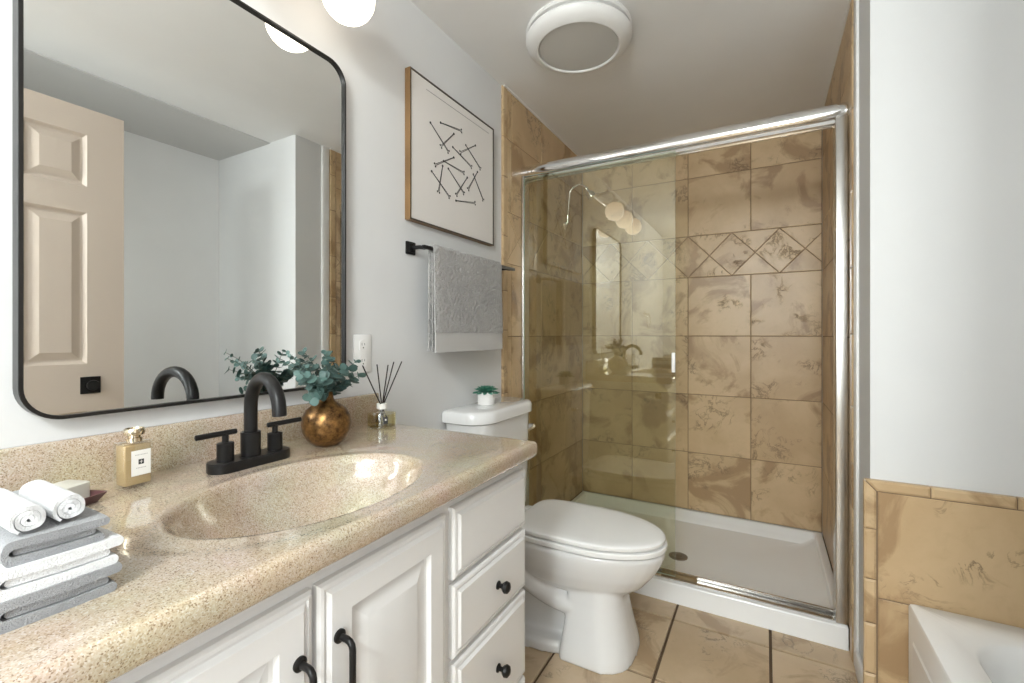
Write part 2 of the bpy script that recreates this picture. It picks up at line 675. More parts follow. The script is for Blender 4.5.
struct(obj('ceiling_tub', boxes(((1.72, TUB0, CEIL - 0.006), (ALC, YW, CEIL + 0.1))), M['soffit'], smooth=False),
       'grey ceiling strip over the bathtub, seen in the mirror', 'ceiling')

# tile cladding of the shower ------------------------------------------------
TB = tile_builder()
add_bed(TB, 0.012, 0.09, XR - 0.013, CEIL, (0, YB + 0.012, 0), (1, 0, 0), (0, 0, 1), (0, -1, 0))
add_tiles(TB, shower_polys([0.009, 0.369, 0.729, 1.088], 0.012, XR - 0.013, 0.729), (0, YB + 0.012, 0), (1, 0, 0), (0, 0, 1), (0, -1, 0))
obj('tile_cladding', TB, [M['tile'], M['grout']], wb, angle=20)

TB = tile_builder()      # left wall of the shower: bullnose strip from y 1.98
add_bed(TB, 1.985, 0.0, YB, CEIL, (0, 0, 0), (0, 1, 0), (0, 0, 1), (1, 0, 0))
add_tiles(TB, shower_polys([2.07, 2.43, 2.79], 2.03, YB, 2.27), (0, 0, 0), (0, 1, 0), (0, 0, 1), (1, 0, 0))
zz = [0.0, 0.29, 0.6, 0.92, 1.24, 1.44, 1.72, 2.02, 2.22, 2.475]
add_tiles(TB, [[(1.982, a), (2.03, a), (2.03, c), (1.982, c)] for a, c in zip(zz, zz[1:])], (0, 0, 0), (0, 1, 0), (0, 0, 1), (1, 0, 0), 0.003, 0.014, 0.005)
add_tiles(TB, [[(2.03, 0.0), (2.16, 0), (2.16, 0.09), (2.03, 0.09)]], (0, 0, 0), (0, 1, 0), (0, 0, 1), (1, 0, 0))
obj('tile_cladding', TB, [M['tile'], M['grout']], wl, angle=20)

TB = tile_builder()      # right wall of the shower
R_ = ((XR, 0, 0), (0, 1, 0), (0, 0, 1), (-1, 0, 0))
add_bed(TB, 2.095, 0.0, YB, CEIL, *R_)
add_tiles(TB, shower_polys([2.40, 2.76], 2.14, YB, 2.30), *R_)
zz = [0.0, 0.2, 0.36, 0.57, 0.74, 0.95, 1.22, 1.47, 1.75, 2.06, 2.3, 2.475]
add_tiles(TB, [[(2.09, a), (2.14, a), (2.14, c), (2.09, c)] for a, c in zip(zz, zz[1:])], *R_, 0.003, 0.014, 0.005)
obj('tile_cladding', TB, [M['tile'], M['grout']], wr, angle=20)
# white corner bead beside the right bullnose
struct(obj('trim_1', boxes(((XR - 0.010, 2.03, 0.0), (XR, 2.087, CEIL)), bevel=0.004), M['white_trim']),
       'white vertical trim strip beside the right shower tile', 'trim')
struct(obj('baseboard_right', boxes(((XR - 0.012, YW + 0.02, 0), (XR, 2.03, 0.085)), bevel=0.004), M['white_trim']),
       'short white baseboard on the end of the wing wall', 'baseboard')

struct(obj('trim_2', boxes(((0.0, 1.985, CEIL - 0.007), (0.020, YB, CEIL)), ((XR - 0.020, 2.09, CEIL - 0.007), (XR, YB, CEIL)), ((0.020, YB - 0.008, CEIL - 0.007), (XR - 0.020, YB + 0.012, CEIL))), M['white_trim'], smooth=False),
       'thin white caulk line between the shower tile and the ceiling', 'trim')

# wainscot of the tub alcove ---------------------------------------------------
CAPZ = 0.757
TB = tile_builder()
W_ = ((0, YW, 0), (1, 0, 0), (0, 0, 1), (0, -1, 0))
add_bed(TB, XR - 0.012, 0.0, ALC, CAPZ - 0.006, *W_, h=0.015)
bigs = []
for a, c in ((0.0, 0.05), (0.05, 0.384), (0.384, CAPZ - 0.036)):
    xs = [1.476, 1.90, 2.30]
    for p, q in zip(xs, xs[1:]):
        bigs.append([(p, a), (q, a), (q, c), (p, c)])
add_tiles(TB, bigs, *W_, 0.003, 0.018)
x0 = XR - 0.020
capx = [x0 + 0.034, 1.604, 1.79, 1.95, 2.12, 2.30]
caps = [[(p, CAPZ - 0.036), (q, CAPZ - 0.036), (q, CAPZ), (p, CAPZ)] for p, q in zip(capx, capx[1:])]
caps[0] = [(x0 + 0.034, CAPZ - 0.036), (1.604, CAPZ - 0.036), (1.604, CAPZ), (x0, CAPZ)]
zz = [0.0, 0.14, 0.30, 0.44, 0.60, CAPZ - 0.036]
side = [[(x0, a), (x0 + 0.034, a), (x0 + 0.034, c), (x0, c)] for a, c in zip(zz, zz[1:])]
side[-1] = [(x0, 0.60), (x0 + 0.034, 0.60), (x0 + 0.034, CAPZ - 0.036), (x0, CAPZ)]
add_tiles(TB, caps + side, *W_, 0.003, 0.021, 0.006)
# back wall of the alcove carries the same wainscot
A_ = ((ALC, 0, 0), (0, 1, 0), (0, 0, 1), (-1, 0, 0))
add_bed(TB, TUB0, 0.0, YW - 0.02, CAPZ - 0.006, *A_, h=0.015)
pl = []
for a, c in ((0.06, 0.41), (0.41, CAPZ - 0.036)):
    for k in range(4):
        p, q = TUB0 + 0.005 + k * 0.38, TUB0 + 0.005 + (k + 1) * 0.38
        q = min(q, YW - 0.022)
        pl.append([(p, a), (q, a), (q, c), (p, c)])
add_tiles(TB, pl, *A_, 0.003, 0.018)
add_tiles(TB, [[(TUB0 + 0.005 + k * 0.19, CAPZ - 0.036), (TUB0 + 0.005 + (k + 1) * 0.19, CAPZ - 0.036), (TUB0 + 0.005 + (k + 1) * 0.19, CAPZ),
                (TUB0 + 0.005 + k * 0.19, CAPZ)] for k in range(8)], *A_, 0.003, 0.021, 0.006)
obj('tile_wainscot', TB, [M['tile'], M['grout']], wr, angle=20)

# floor --------------------------------------------------------------------------
fl = struct(obj('floor', boxes(((-0.1, -1.9, -0.1), (ALC + 0.1, YB + 0.1, -0.008))), M['floor_grout'], smooth=False),
            'beige stone tile floor with dark grout lines', 'floor')
TB = tile_builder()
polys = []
for i in range(-3, 5):
    for j in range(-11, 3):
        q = clip_poly([(0.82 + 0.363 * i, 2.037 + 0.383 * j), (0.82 + 0.363 * (i + 1), 2.037 + 0.383 * j),
                       (0.82 + 0.363 * (i + 1), 2.037 + 0.383 * (j + 1)), (0.82 + 0.363 * i, 2.037 + 0.383 * (j + 1))], 0.0, -1.8, 1.62, 2.2)
        if q:
            polys.append(q)
add_tiles(TB, polys, (0, 0, -0.008), (1, 0, 0), (0, 1, 0), (0, 0, 1), 0.0105, 0.008, 0.002)
obj('floor_tile', TB, [M['floor_tile'], M['floor_grout']], fl, angle=20)


# ------------------------------------------------------------------ entrance door (seen in the mirror)
def raised_rings(b, u0, v0, u1, v1, steps, F, cap=True):
    """nested rectangles: steps = [(inset, height)]; F(u, v, h) -> point"""
    rings = []
    for ins, h in steps:
        rings.append([F(u0 + ins, v0 + ins, h), F(u1 - ins, v0 + ins, h), F(u1 - ins, v1 - ins, h), F(u0 + ins, v1 - ins, h)])
    b.loft(rings, True, False, cap)


def panel_face(b, us, vs, cells, steps, F):
    for i in range(len(us) - 1):
        for j in range(len(vs) - 1):
            if (i, j) in cells:
                raised_rings(b, us[i], vs[j], us[i + 1], vs[j + 1], steps, F)
            else:
                b.face([b.v(F(us[i], vs[j], 0)), b.v(F(us[i + 1], vs[j], 0)), b.v(F(us[i + 1], vs[j + 1], 0)), b.v(F(us[i], vs[j + 1], 0))])


DX = 1.511
door = struct(obj('door_1', (lambda b: (panel_face(b, [0.225, 0.345, 0.555, 0.645, 0.850, 0.983], [0.012, 0.24, 0.88, 1.088, 1.758, 1.872, 2.104, 2.221],
                                                   {(1, 1), (3, 1), (1, 3), (3, 3), (1, 5), (3, 5)},
                                                   [(0, 0), (0.013, -0.012), (0.021, -0.013), (0.050, -0.001), (0.052, 0.0)],
                                                   lambda u, v_, h: (DX - h, u, v_)),
                                        b.loft([[(DX, 0.225, 0.012), (DX, 0.983, 0.012), (DX, 0.983, 2.221), (DX, 0.225, 2.221)],
                                                [(DX + 0.034, 0.225, 0.012), (DX + 0.034, 0.983, 0.012), (DX + 0.034, 0.983, 2.221), (DX + 0.034, 0.225, 2.221)]],
                                               True, False, True), b)[-1])(B()), M['door'], smooth=False),
              'open beige six-panel door seen in the mirror', 'door')
b = B()
b.box((DX - 0.006, 0.826, 0.955), (DX + 0.001, 0.896, 1.03), 0.002)
b.lathe([(0.012, -0.004), (0.012, -0.014), (0.021, -0.018), (0.023, -0.026), (0.021, -0.033), (0.0, -0.036)], (DX, 0.862, 0.993), 'x')
obj('door_handle', b, M['black'], door)

# ------------------------------------------------------------------ wall mirror
my0, my1, mz0, mz1 = 0.2745, 0.985, 1.062, 2.047
mc = ((my0 + my1) / 2, (mz0 + mz1) / 2)
mir = thing('wall_mirror', (0, mc[0], mc[1]), 'large rectangular wall mirror with rounded corners and thin black frame above the sink', 'mirror')
hy, hz = (my1 - my0) / 2, (mz1 - mz0) / 2


def rr3(hy_, hz_, r, x):
    return [(x, mc[0] + p, mc[1] + q) for p, q in rrect(0, 0, hy_, hz_, r, 10)]


b = B()
f = 0.007
b.loft([rr3(hy, hz, 0.062, 0.001), rr3(hy, hz, 0.062, 0.029), rr3(hy - 0.001, hz - 0.001, 0.061, 0.030),
        rr3(hy - f + 0.001, hz - f + 0.001, 0.056, 0.030), rr3(hy - f, hz - f, 0.055, 0.029), rr3(hy - f, hz - f, 0.055, 0.001)],
       True, False, False)
obj('frame', b, M['frame_black'], mir)
b = B()
b.loft([rr3(hy - f + 0.001, hz - f + 0.001, 0.055, 0.012), rr3(hy - f + 0.001, hz - f + 0.001, 0.055, 0.022)])
obj('mirror_glass', b, M['mirror'], mir, smooth=False)

# ------------------------------------------------------------------ vanity light (three globes)
vl = thing('vanity_light', (0, 0.607, 2.3), 'three-globe vanity light on a chrome bar above the mirror, lit', 'lamp')
b = B()
b.box((0.0, 0.22, 2.265), (0.018, 0.99, 2.335), 0.008, 3)
obj('back_plate', b, M['chrome'], vl)
for gy in (0.89, 0.607, 0.325):
    b = B()
    pts = [(0.015, gy, 2.30)] + [(0.075 + 0.072 * sin(radians(a)), gy, 2.27 + 0.05 * cos(radians(a))) for a in range(-60, 91, 15)] + [(0.147, gy, 2.245)]
    b.tube(pts, 0.007)
    b.sphere((0.085, gy, 2.335), 0.012)
    b.lathe([(0.0, 0.03), (0.018, 0.028), (0.034, 0.0), (0.034, -0.016), (0.0, -0.016)], (0.147, gy, 2.225))
    arm = obj('arm', b, M['chrome'], vl)
    b = B()
    b.sphere((0.147, gy, 2.166), 0.073)
    obj('globe_shade', b, M['globe'], vl)

# ------------------------------------------------------------------ framed picture
py0, py1, pz0, pz1 = 1.279, 1.868, 1.643, 2.203
pic = thing('framed_picture', (0, (py0 + py1) / 2, (pz0 + pz1) / 2), 'square framed line drawing of scattered pins above the towel bar', 'picture')


def rect3(y0, z0, y1, z1, x):
    return [(x, y0, z0), (x, y1, z0), (x, y1, z1), (x, y0, z1)]


b = B()
b.loft([rect3(py0, pz0, py1, pz1, 0.001), rect3(py0, pz0, py1, pz1, 0.027)], True, False, False)
b.slot = 1
b.loft([rect3(py0, pz0, py1, pz1, 0.027), rect3(py0 + 0.006, pz0 + 0.006, py1 - 0.006, pz1 - 0.006, 0.027),
        rect3(py0 + 0.006, pz0 + 0.006, py1 - 0.006, pz1 - 0.006, 0.010)], True, False, False)
obj('frame', b, [M['wood'], M['dark_wood']], pic, smooth=False)
sheet = obj('print_sheet', boxes(((0.008, py0 + 0.0055, pz0 + 0.0055), (0.024, py1 - 0.0055, pz1 - 0.0055))), M['paper'], pic, smooth=False)
pins = [(1.397, 2.044, 1.511, 1.972), (1.461, 2.07, 1.602, 2.092), (1.55, 2.059, 1.465, 1.977), (1.543, 2.001, 1.679, 1.963),
        (1.712, 2.069, 1.599, 1.999), (1.637, 2.043, 1.751, 1.979), (1.55, 1.96, 1.428, 1.89), (1.481, 1.922, 1.621, 1.918),
        (1.405, 1.857, 1.518, 1.788), (1.474, 1.9, 1.448, 1.79), (1.512, 1.901, 1.621, 1.831), (1.648, 1.905, 1.569, 1.81),
        (1.729, 1.955, 1.656, 1.858), (1.696, 1.934, 1.775, 1.842), (1.565, 1.783, 1.707, 1.808)]
b = B()
for i, (ya, za, yb, zb) in enumerate(pins):
    a, c = Vector((0.0245, ya, za)), Vector((0.0245, yb, zb))
    d = (c - a).normalized()
    n = Vector((0, -d.z, d.y))
    for s in (-1, 1):
        o_ = n * (0.0019 * s)
        b.tube([a + o_ * 0.4, c + o_ * 1.4], 0.0012, 6)
    b.sphere(a, 0.0052, sx=0.3, seg=10, rings=6)
    for s in (-1, 1):
        b.sphere(c + n * (0.0062 * s) + d * 0.003, 0.0042, sx=0.3, seg=10, rings=6)
obj('drawing', b, M['ink'], pic)
b = B()
b.tube([(0.0243, 1.372, 2.163), (0.0243, 1.825, 2.167)], 0.0012, 6)
obj('caption_line', b, M['faint'], pic)

# ------------------------------------------------------------------ towel bar and hanging towel
BX, BZ = 0.082, 1.537
tb = thing('towel_bar', (0, 1.62, 1.54), 'black wall towel bar with square mounts under the picture', 'towel bar')
b = B()
b.box((BX - 0.006, 1.285, BZ - 0.0065), (BX + 0.007, 1.968, BZ + 0.0065), 0.002)
obj('bar', b, M['black'], tb)
for yy in (1.305, 1.945):
    b = B()
    b.box((0.0, yy - 0.024, BZ - 0.020), (0.010, yy + 0.024, BZ + 0.028), 0.003)
    b.box((0.008, yy - 0.017, BZ - 0.013), (0.016, yy + 0.017, BZ + 0.021), 0.003)
    m_ = obj('mount_plate', b, M['black'], tb)
    b = B()
    b.tube([(0.012, yy, BZ + 0.004), (0.05, yy, BZ + 0.004), (0.07, yy, BZ), (BX + 0.004, yy, BZ)], 0.0075, 10)
    obj('arm', b, M['black'], tb)

# folded hand towel over the bar
ty0, ty1 = 1.332, 1.822


def towel_path(off, zf, zb):
    """centre line in x,z of a cloth over the bar, at distance off from the bar's centre"""
    out = [(BX + off + 0.006, zf), (BX + off + 0.005, zf + 0.09), (BX + off + 0.002, BZ - 0.10), (BX + off, BZ)]
    for a in range(15, 180, 15):
        out.append((BX + off * cos(radians(a)), BZ + off * sin(radians(a))))
    out += [(BX - off, BZ), (BX - off - 0.002, BZ - 0.1), (BX - off - 0.002, zb)]
    return out


def cloth(b, path, y0, y1, t, ny=14, amp=0.0012, taper=0.0):
    P = []
    for i in range(len(path)):
        p0, p1 = Vector(path[max(i - 1, 0)]), Vector(path[min(i + 1, len(path) - 1)])
        d = (p1 - p0).normalized()
        P.append((Vector(path[i]), Vector((-d.y, d.x))))
    rings = []
    for k in range(ny + 1):
        y = y0 + (y1 - y0) * k / ny
        e = 1.0 - 0.55 * (1 if k in (0, ny) else 0)
        ring = []
        for s in (-1, 1):
            idx = range(len(P)) if s < 0 else range(len(P) - 1, -1, -1)
            for i in idx:
                c, n = P[i]
                q = c + n * (s * t / 2 * e) + n * amp * sin(5.3 * k + 1.7 * i)
                ring.append((q.x, y, q.y))
        rings.append(ring)
    b.loft(rings)
    return b


tw = thing('hand_towel', (BX, 1.577, 1.16), 'grey hand towel folded over the black towel bar', 'towel')
obj('cloth', cloth(B(), towel_path(0.0115, 1.224, 1.156), ty0, ty1, 0.0135, ny=40, amp=0.0010), M['gray_towel'], tw, angle=60)
obj('inner_fold', cloth(B(), [(BX + 0.003, 1.153), (BX + 0.003, 1.48), (BX + 0.001, 1.522)], ty0 + 0.002, ty1 - 0.002, 0.0085), M['gray_towel'], tw, angle=60)
obj('border_band', cloth(B(), [(BX + 0.0180, 1.150), (BX + 0.0180, 1.19), (BX + 0.0172, 1.226)], ty0 + 0.002, ty1 - 0.002, 0.010, amp=0.0004), M['gray_band'], tw, angle=60)

# ------------------------------------------------------------------ wall outlet
ol = thing('wall_outlet', (0, 1.073, 1.155), 'white duplex wall outlet between the mirror and the picture', 'outlet')
b = B()
b.box((0.0, 1.036, 1.093), (0.006, 1.110, 1.218), 0.0025)
obj('cover_plate', b, M['white_trim'], ol)
for zc in (1.129, 1.182):
    b = B()
    b.loft([[(x, 1.073 + p, zc + q) for p, q in rrect(0, 0, 0.016, 0.018, 0.012)] for x in (0.004, 0.0085)])
    rcp = obj('receptacle', b, M['white_trim'], ol)
    b = B()
    b.box((0.008, 1.0665, zc), (0.0088, 1.0680, zc + 0.009))
    b.box((0.008, 1.0775, zc + 0.001), (0.0088, 1.0790, zc + 0.008))
    b.cyl((0.008, 1.073, zc - 0.007), (0.0088, 1.073, zc - 0.007), 0.0024, seg=10)
    obj('slot', b, M['dark'], rcp)

# towel ring further back on the left wall
tr = thing('towel_ring', (0, -0.75, 1.42), 'round towel ring on the left wall, seen only as a reflection in the shower glass', 'towel ring')
b = B()
b.lathe([(0.028, 0.0), (0.028, 0.008), (0.012, 0.012), (0.010, 0.05), (0.0, 0.052)], (0, -0.75, 1.44), 'x')
obj('mount', b, M['alu'], tr)
b = B()
b.tube([(0.045, -0.75 + 0.08 * sin(2 * pi * k / 40), 1.36 + 0.08 * cos(2 * pi * k / 40)) for k in range(41)], 0.005, 10, False)
obj('ring', b, M['alu'], tr)

# ------------------------------------------------------------------ vanity cabinet
CY0, CY1 = -0.24, 1.130
FX = 0.568          # face frame plane
van = thing('vanity_cabinet', (0.28, 0.44, 0), 'white painted vanity cabinet with raised-panel doors and drawers under the beige countertop', 'cabinet')
b = B()
b.box((0.005, CY1 - 0.018, 0.0), (FX, CY1, 0.878))
b.box((0.005, CY0, 0.0), (FX, CY0 + 0.018, 0.878))
b.box((0.005, CY0 + 0.018, 0.09), (FX - 0.02, CY1 - 0.018, 0.108))
b.box((0.005, CY0 + 0.018, 0.108), (0.015, CY1 - 0.018, 0.74))
b.box((FX - 0.02, CY0 + 0.018, 0.815), (FX, CY1 - 0.018, 0.878))
b.box((FX - 0.02, CY0 + 0.018, 0.09), (FX, CY1 - 0.018, 0.125))
for ya, yb in ((CY0 + 0.018, -0.19), (0.105, 0.16), (0.425, 0.475), (0.745, 0.815)):
    b.box((FX - 0.02, ya, 0.125), (FX, yb, 0.815))
for za in (0.683, 0.514, 0.274):
    b.box((FX - 0.02, 0.815, za - 0.01), (FX, CY1 - 0.018, za + 0.012))
b.box((FX - 0.08, CY0 + 0.018, 0.0), (FX - 0.062, CY1 - 0.018, 0.09))
obj('body', b, M['cabinet'], van, smooth=False)


def front_F(u, v_, h):
    return (FX + h, u, v_)


EDGE = [(0.0, 0.0), (0.0, 0.010), (0.004, 0.0145), (0.009, 0.016), (0.011, 0.0135), (0.014, 0.0135), (0.020, 0.020)]


def cab_door(y0, z0, y1, z1):
    b = B()
    fr = 0.058
    raised_rings(b, y0, z0, y1, z1, EDGE + [(fr, 0.020), (fr + 0.002, 0.009), (fr + 0.008, 0.008), (fr + 0.036, 0.0165), (fr + 0.040, 0.018)], front_F)
    return obj('door', b, M['cabinet'], van, angle=22)


def bar_handle(door_, y, z):
    b = B()
    x0, x1 = FX + 0.020, FX + 0.050
    for zz_ in (z, z - 0.115):
        b.lathe([(0.0105, 0.0), (0.0105, 0.003), (0.006, 0.006)], (x0, y, zz_), 'x', 20)
    pts = [(x0, y, z), (x1 - 0.012, y, z)] + [(x1 - 0.012 + 0.012 * sin(radians(a)), y, z - 0.012 + 0.012 * cos(radians(a))) for a in (30, 60, 90)]
    zb = z - 0.115
    pts += [(x1 - 0.012 + 0.012 * cos(radians(a)), y, zb + 0.012 - 0.012 * sin(radians(a))) for a in (0, 30, 60, 90)] + [(x0, y, zb)]
    b.tube(pts, 0.0052, 12)
    obj('handle', b, M['black'], door_)


d1 = cab_door(0.137, 0.118, 0.4455, 0.842)
bar_handle(d1, 0.418, 0.752)
d2 = cab_door(0.454, 0.118, 0.768, 0.842)
bar_handle(d2, 0.487, 0.752)
for z0, z1, kn in ((0.690, 0.846, False), (0.520, 0.678, True), (0.280, 0.508, True), (0.118, 0.268, True)):
    b = B()
    raised_rings(b, 0.792, z0, 1.126, z1, EDGE, front_F)
    dr = obj('drawer', b, M['cabinet'], van, angle=22)
    if kn:
        b = B()
        zc = (z0 + z1) / 2
        b.lathe([(0.0105, 0.0), (0.0100, 0.003), (0.0055, 0.006), (0.0055, 0.012), (0.0105, 0.016), (0.0145, 0.022), (0.0130, 0.029), (0.007, 0.033), (0.0, 0.034)],
                (FX + 0.0195, 0.968, zc), 'x', 24)
        obj('knob', b, M['black'], dr)
for z0, z1 in ((0.690, 0.846), (0.520, 0.678), (0.280, 0.508), (0.118, 0.268)):
    b = B()
    raised_rings(b, CY0 + 0.012, z0, 0.128, z1, EDGE, front_F)
    obj('drawer', b, M['cabinet'], van, angle=22)

# ------------------------------------------------------------------ countertop with integral basin
CZ = 0.925
SX, SY, AX, AY = 0.392, 0.594, 0.168, 0.240
ct = thing('countertop', (0.3, 0.44, CZ), 'speckled beige cultured-marble countertop with an oval integral sink', 'countertop')


def basin_z(x, y):
    r = sqrt(((x - SX) / AX) ** 2 + ((y - SY) / AY) ** 2)
    z = 0.0
    # shallow raised shoulder round the bowl
    q = max(0.0, min(1.0, (1.34 - r) / 0.16))
    z -= 0.0014 * q * q * (3 - 2 * q)
    if r < 1.05:
        t = (1.05 - r) / 1.05
        z -= 0.135 * (1 - (1 - min(1, t * 1.15)) ** 2.9) * min(1.0, t / 0.11) ** 0.8
    return z


CE = 1.140
prof_front = [(0.0, 0.0)]
xs = [0.002 + (0.598 - 0.002) * k / 110 for k in range(111)]
nose = [(0.6035, -0.0005), (0.6085, -0.0025), (0.6125, -0.0065), (0.6145, -0.012), (0.615, -0.020), (0.6145, -0.033), (0.6125, -0.040), (0.608, -0.0442), (0.603, -0.045), (0.53, -0.045)]
ys = [CY0 - 0.02 + (CE - 0.018 - CY0 + 0.02) * k / 230 for k in range(231)]
yend = [(CE - 0.009, -0.0012, 0.0), (CE - 0.003, -0.005, 0.001), (CE - 0.0004, -0.012, 0.003), (CE, -0.024, 0.005), (CE - 0.0005, -0.034, 0.006), (CE - 0.004, -0.042, 0.006), (CE - 0.010, -0.045, 0.008)]
b = B()
rings = []
for y in ys:
    rings.append([(x, y, CZ + basin_z(x, y)) for x in xs] + [(x, y, CZ + h) for x, h in nose])
for y, dz, dx in yend:
    rings.append([(x, y, CZ + dz) for x in xs] + [(x - dx, y, CZ + min(h, dz)) for x, h in nose])
b.loft(rings, closed=False, cap0=False, cap1=False)
obj('slab', b, M['counter'], ct, angle=50)
b = B()
b.box((0.0, CY0 - 0.02, CZ - 0.005), (0.022, CE - 0.008, CZ + 0.096), 0.006, 3)
obj('backsplash', b, M['counter'], ct)
b = B()
b.lathe([(0.024, 0.0), (0.024, 0.003), (0.019, 0.004), (0.017, 0.001), (0.0, 0.001)], (SX, SY, CZ - 0.1375))
obj('sink_drain', b, M['black'], ct)
b = B()   # overflow slot
b.loft([[(SX + 0.155, SY + p * 1.0, CZ - 0.022 + q * 0.5) for p, q in rrect(0, 0, 0.016, 0.006, 0.0055)],
        [(SX + 0.146, SY + p * 1.0, CZ - 0.022 + q * 0.5) for p, q in rrect(0, 0, 0.016, 0.006, 0.0055)]])
obj('overflow_slot', b, M['dark'], ct)

# ------------------------------------------------------------------ faucet
FXc, FYc = 0.145, 0.615
fa = thing('faucet', (FXc, FYc, CZ), 'matte black two-handle gooseneck faucet behind the oval sink', 'faucet')
b = B()
rg = []
for hh, ins in ((0.0, 0.001), (0.002, 0), (0.019, 0), (0.021, 0.002)):
    rg.append([(FXc + p, FYc + q, CZ + hh) for p, q in rrect(0, 0, 0.031 - ins, 0.091 - ins, 0.0305 - ins, 10)])
b.loft(rg)
obj('base_plate', b, M['black'], fa)
b = B()
b.cyl((FXc, FYc, CZ + 0.018), (FXc, FYc, CZ + 0.074), 0.0205, seg=32)
obj('spout_collar', b, M['black'], fa)
b = B()
R_a = 0.067
pts = [(FXc, FYc, CZ + 0.06), (FXc, FYc, CZ + 0.09), (FXc, FYc, CZ + 0.120)]
pts += [(FXc + R_a - R_a * cos(radians(a)), FYc - 0.02 * (1 - cos(radians(a))) / 2, CZ + 0.129 + R_a * 1.03 * sin(radians(a))) for a in range(10, 181, 10)]
pts += [(FXc + 2 * R_a, FYc - 0.02, CZ + 0.124)]
b.tube(pts, 0.0140, 20)
obj('spout', b, M['black'], fa)
for yy, ya, yb in ((FYc - 0.0555, 0.500, 0.583), (FYc + 0.0585, 0.655, 0.742)):
    b = B()
    b.lathe([(0.0165, 0.018), (0.0165, 0.059), (0.0155, 0.060), (0.0065, 0.061), (0.0065, 0.078), (0.0, 0.078)], (FXc, yy, CZ), seg=28)
    h_ = obj('handle', b, M['black'], fa)
    b = B()
    b.tube([(FXc, ya, CZ + 0.081), (FXc, ya + 0.001, CZ + 0.081), (FXc, yb - 0.001, CZ + 0.081), (FXc, yb, CZ + 0.081)], [0.0045, 0.0058, 0.0058, 0.0045], 14)
    obj('lever', b, M['black'], h_)

# ------------------------------------------------------------------ vase with eucalyptus
VX, VY = 0.142, 0.822
vs_ = thing('round_vase', (VX, VY, CZ), 'round mottled bronze vase with narrow neck beside the faucet', 'vase')
b = B()
prof = [(0.0, 0.0), (0.026, 0.0), (0.034, 0.004), (0.050, 0.018), (0.060, 0.038), (0.063, 0.058), (0.060, 0.078), (0.050, 0.096), (0.035, 0.108), (0.023, 0.116),
        (0.0175, 0.124), (0.0165, 0.134), (0.0185, 0.141), (0.0165, 0.142), (0.0145, 0.134), (0.0150, 0.122), (0.030, 0.100), (0.0, 0.095)]
b.lathe(prof, (VX, VY, CZ))
obj('body', b, M['bronze'], vs_, angle=60)


def leaf(b, c, n, up, r):
    """a round cupped leaf: centre c, normal n, stem direction up"""
    n = n.normalized()
    u = (up - n * up.dot(n)).normalized()
    v_ = n.cross(u)
    K = 10
    cen = [b.v(c + u * r + n * (-0.18 * r)), b.v(c + u * r + n * (-0.18 * r - 0.0006))]
    rim, rim2 = [], []
    for k in range(K):
        a = 2 * pi * k / K
        p = c + u * (r - r * 1.06 * cos(a)) + v_ * (r * 0.95 * sin(a)) + n * (0.05 * r * cos(2 * a))
        rim.append(b.v(p))
        rim2.append(b.v(p - n * 0.0007))
    for k in range(K):
        j = (k + 1) % K
        b.face([cen[0], rim[k], rim[j]])
        b.face([cen[1], rim2[j], rim2[k]])
        b.face([rim[k], rim2[k], rim2[j], rim[j]])


eu = thing('eucalyptus_bunch', (VX, VY, CZ + 0.14), 'bunch of blue-green eucalyptus sprigs standing in the bronze vase', 'plant')
tips = [(0.13, 0.690, 1.155, 0.009), (0.15, 0.735, 1.100, 0.014), (0.11, 0.760, 1.130, 0.013), (0.155, 0.700, 1.170, 0.0085), (0.175, 0.718, 1.122, 0.014), (0.10, 0.742, 1.150, 0.013), (0.12, 0.772, 1.172, 0.015), (0.17, 0.800, 1.172, 0.014),
        (0.12, 0.845, 1.168, 0.012), (0.125, 0.938, 1.140, 0.013), (0.17, 0.905, 1.102, 0.016), (0.17, 0.868, 1.090, 0.013), (0.17, 0.756, 1.058, 0.015),
        (0.19, 0.775, 1.110, 0.017), (0.09, 0.90, 1.125, 0.014), (0.185, 0.835, 1.125, 0.016)]
for ti, (tx, ty, tz, lr) in enumerate(tips):
    base = Vector((VX + 0.006 * cos(ti * 2.1), VY + 0.006 * sin(ti * 2.1), CZ + 0.105))
    mid = Vector((VX + (tx - VX) * 0.25, VY + (ty - VY) * 0.25, CZ + 0.155 + (tz - CZ - 0.155) * 0.45))
    tip = Vector((tx, ty, tz))
    pts = []
    for k in range(11):
        t = k / 10
        pts.append(base * (1 - t) ** 2 + mid * 2 * t * (1 - t) + tip * t * t)
    b = B()
    b.tube(pts, [0.0016 - 0.0009 * k / 10 for k in range(11)], 6)
    stem = obj('sprig', b, M['stem'], eu)
    b = B()
    for k in range(3, 11):
        p = pts[k]
        d = (pts[min(k + 1, 10)] - pts[k - 1]).normalized()
        side = d.cross(Vector((0.6, -0.3, 0.8))).normalized()
        rr = lr * (0.75 + 0.45 * random.random()) * (1.0 if k < 9 else 0.8)
        for s in (-1, 1):
            ang = random.uniform(-0.9, 0.9) + (k % 2) * 1.2
            out_ = (side * s * cos(ang) + d.cross(side) * sin(ang) * s)
            dirn = (out_ * 0.9 + d * 0.45 + Vector((0, 0, -0.15))).normalized()
            nrm = (d * 0.8 - out_ * 0.35 + Vector((random.uniform(-.4, .6), random.uniform(-.6, .2), random.uniform(-.2, .5))))
            if nrm.cross(dirn).length < 0.2:
                nrm = nrm + Vector((0.5, -0.5, 0.3))
            leaf(b, p, nrm, dirn, rr * 0.8)
    obj('leaves', b, M['leaf'], stem, recalc=False, angle=70)

